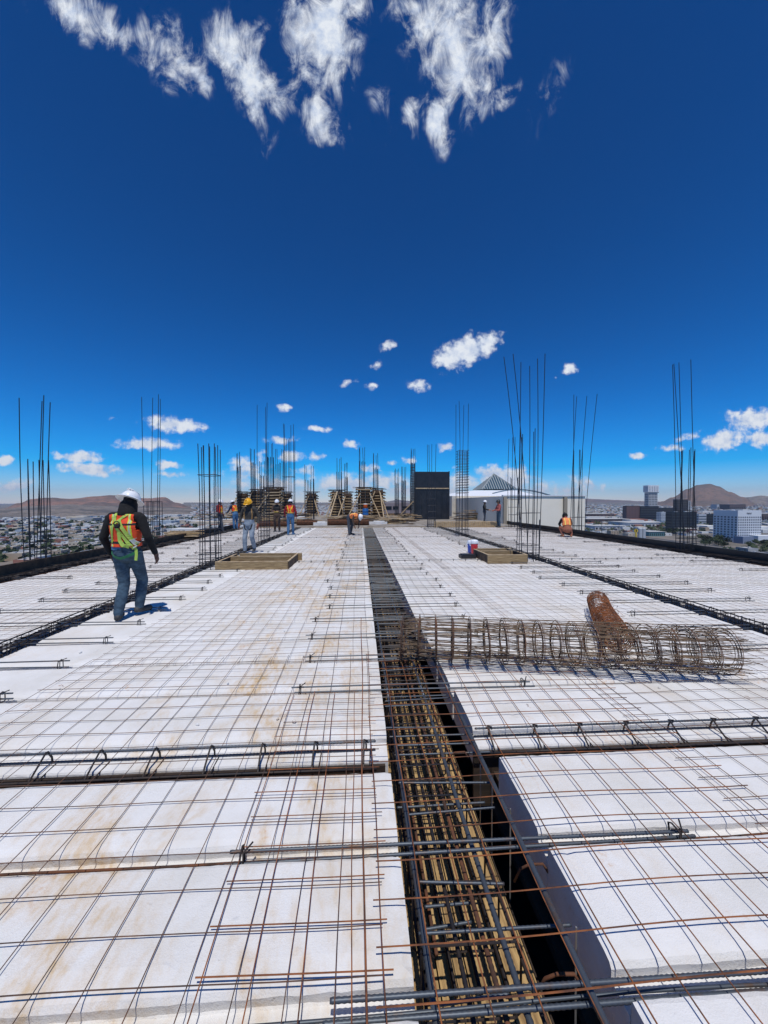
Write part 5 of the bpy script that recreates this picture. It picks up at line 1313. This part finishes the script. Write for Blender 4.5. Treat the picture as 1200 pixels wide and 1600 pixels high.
# yellow and grey silos
for (px, m_, lab, w) in ((993.5, mat('yellow_paint', (.65, .45, .03), .6), 'narrow yellow post sign just beyond the right rim', 1.6), (1003, w_lg, 'pale grey twin silo beside the yellow post', 3.0)):
    q = P(px, 842, GZ); top = PY(px, 826, q.y).z-GZ; e = empty('silo' if w > 2 else 'post_sign', q); tag(e, lab, 'silo' if w > 2 else 'sign')
    b = MB()
    if w > 2:
        for dx_ in (-2.6, 2.6): b.lathe([(2.4, 0), (2.4, top), (1.2, top+1)], c=(dx_, 0, 0), sides=14)
        b.build('cylinder', m_, e)
    else:
        b.box((0, 0, top/2), (1.6, 1.2, top)); b.build('post', m_, e); b = MB(); b.box((0, -.1, top-3), (5, 1.0, 3.4)); b.build('panel', m_, e)
# utility poles and a red sign near the rim
for (px, py, t, lab) in ((940, 836, 815, 'slender utility pole close to the cream wall'), (967, 838, 818, 'slender utility pole before the warehouses'), (327, 800, 775, 'thin mast standing in the valley left of the workers')):
    q = P(px, py, GZ); h = PY(px, t, q.y).z-GZ; b = MB(); b.tube([(0, 0, 0), (0, 0, h)], .3, 5); b.box((0, 0, h*.9), (3, .2, .2)); o = b.build('utility_pole', M['dark_concrete']); o.location = q; tag(o, lab, 'pole')

# ================================================================ HILLS
def hill_mat(name, c1, c2, c3):
    m = mat(name, c1, .95, 0, c2, .004, thr=(.42, .60), coord='Pos', detail=9, bump=1.0, bscale=.02)
    t = m.node_tree; b_ = t.nodes['Principled BSDF']; src = b_.inputs['Base Color'].links[0].from_socket
    g = t.nodes.new('ShaderNodeNewGeometry'); n = N(t, 'ShaderNodeTexNoise'); n.inputs['Scale'].default_value = .03; n.inputs['Detail'].default_value = 8; n.inputs['Roughness'].default_value = .75; t.links.new(g.outputs['Position'], n.inputs[0])
    r_ = N(t, 'ShaderNodeMapRange'); r_.inputs[1].default_value = .5; r_.inputs[2].default_value = .62; t.links.new(n.outputs[0], r_.inputs[0])
    mx = N(t, 'ShaderNodeMixRGB'); mx.inputs[2].default_value = (*c3, 1); t.links.new(r_.outputs[0], mx.inputs[0]); t.links.new(src, mx.inputs[1]); t.links.new(mx.outputs[0], b_.inputs['Base Color'])
    for nd in t.nodes:
        if nd.type == 'BUMP': nd.inputs['Distance'].default_value = 25
    return m
HB = hill_mat('brown_hill', (.190, .120, .085), (.125, .092, .072), (.090, .072, .052)); HG = hill_mat('grey_hill', (.22, .18, .15), (.10, .088, .078), (.065, .06, .045))
HR = hill_mat('red_brown_hill', (.27, .145, .10), (.145, .10, .08), (.080, .062, .045))
def interp(pts, x):
    if x <= pts[0][0]: return pts[0][1]
    for (a, b_), (c, d) in zip(pts, pts[1:]):
        if x <= c: f = (x-a)/(c-a); f = f*f*(3-2*f); return b_+(d-b_)*f
    return pts[-1][1]
def hill(prof, D, depth, m, seed, rough=.20):
    """prof: (px, py) skyline points; ridge built at distance D as a real height field, sloping both ways"""
    P_ = sorted(prof); x0 = P_[0][0]; x1 = P_[-1][0]; n = int((x1-x0)/1.6)+2; K = 26; vs = []; off = Vector((seed*13.7, seed*5.1, 0))
    for i in range(n+1):
        px = x0+(x1-x0)*i/n; py = interp(P_, px)+.7*mnoise.fractal(Vector((px*.05, seed, 0)), 1.0, 2.0, 4)
        d = ray(px, 785); d.z = 0; d.normalize(); top = PY(px, py, D*d.y)
        hgt = top.z-GZ
        for j in range(K+1):
            f = j/K            # 0 = foot towards us, .55 = ridge, 1 = foot behind
            dist = D-depth*.55+depth*f
            s_ = (f/.55) if f < .55 else (1-f)/.45
            prof_h = s_**1.25
            pos = Vector((d.x*dist, d.y*dist, 0))
            nn = mnoise.fractal(Vector((pos.x*.0022, pos.y*.0022, seed)), 1.0, 2.1, 6)+.6*abs(mnoise.noise(Vector((px*.06, f*2, seed))))
            hgh = hgt*(prof_h+rough*nn*(1-abs(2*s_-1))*1.0)
            z = GZ+max(-2, hgh)-3*(j in (0, K)); vs.append((pos.x, pos.y, z))
    b = MB(); b.add(vs, [(i*(K+1)+j, (i+1)*(K+1)+j, (i+1)*(K+1)+j+1, i*(K+1)+j+1) for i in range(n) for j in range(K)])
    return tag(b.build('hills', m, None, True), kind='structure')
hill([(-200, 800), (-60, 798), (0, 795), (30, 786), (50, 779), (75, 777), (110, 779), (150, 775), (175, 773), (205, 777), (235, 778), (256, 776), (275, 785), (300, 792), (340, 800)], 3300, 1500, HR, 1, .30)
hill([(-200, 798), (0, 795), (40, 791), (110, 788), (170, 790), (240, 791), (290, 793), (320, 798), (350, 803)], 2350, 1500, HG, 2)
hill([(250, 800), (300, 790), (340, 788), (420, 790), (500, 789), (560, 787), (600, 784), (620, 781), (650, 783), (720, 786), (800, 787), (880, 784), (920, 779), (960, 781), (1010, 783), (1060, 785), (1150, 788), (1300, 790)], 9000, 2500, HB, 3, .08)
hill([(290, 802), (330, 791), (420, 788), (500, 787), (560, 786), (610, 784), (660, 785), (720, 787), (780, 792), (820, 800)], 4300, 1800, HG, 7)
hill([(960, 800), (1010, 790), (1035, 783), (1050, 777), (1075, 763), (1090, 757), (1108, 755), (1122, 759), (1140, 768), (1160, 776), (1185, 788), (1200, 795), (1230, 802)], 4800, 2000, HB, 4)
hill([(1110, 800), (1130, 784), (1150, 779), (1170, 776), (1190, 774), (1215, 777), (1260, 785), (1330, 800)], 5600, 1500, HG, 5)

# ================================================================ haze
b = MB(); b.box((0, 6200, 180), (24000, 13400, 468)); hz = b.build('haze', None); hz.data.materials.clear()
hm = bpy.data.materials.new('thin_haze'); hm.use_nodes = True; t = hm.node_tree; t.nodes.remove(t.nodes['Principled BSDF'])
pv = t.nodes.new('ShaderNodeVolumePrincipled'); pv.inputs['Color'].default_value = (.62, .78, 1.0, 1); pv.inputs['Density'].default_value = 5.5e-5; pv.inputs['Anisotropy'].default_value = .2
t.links.new(pv.outputs[0], t.nodes['Material Output'].inputs['Volume']); hz.data.materials.append(hm); tag(hz, kind='stuff')
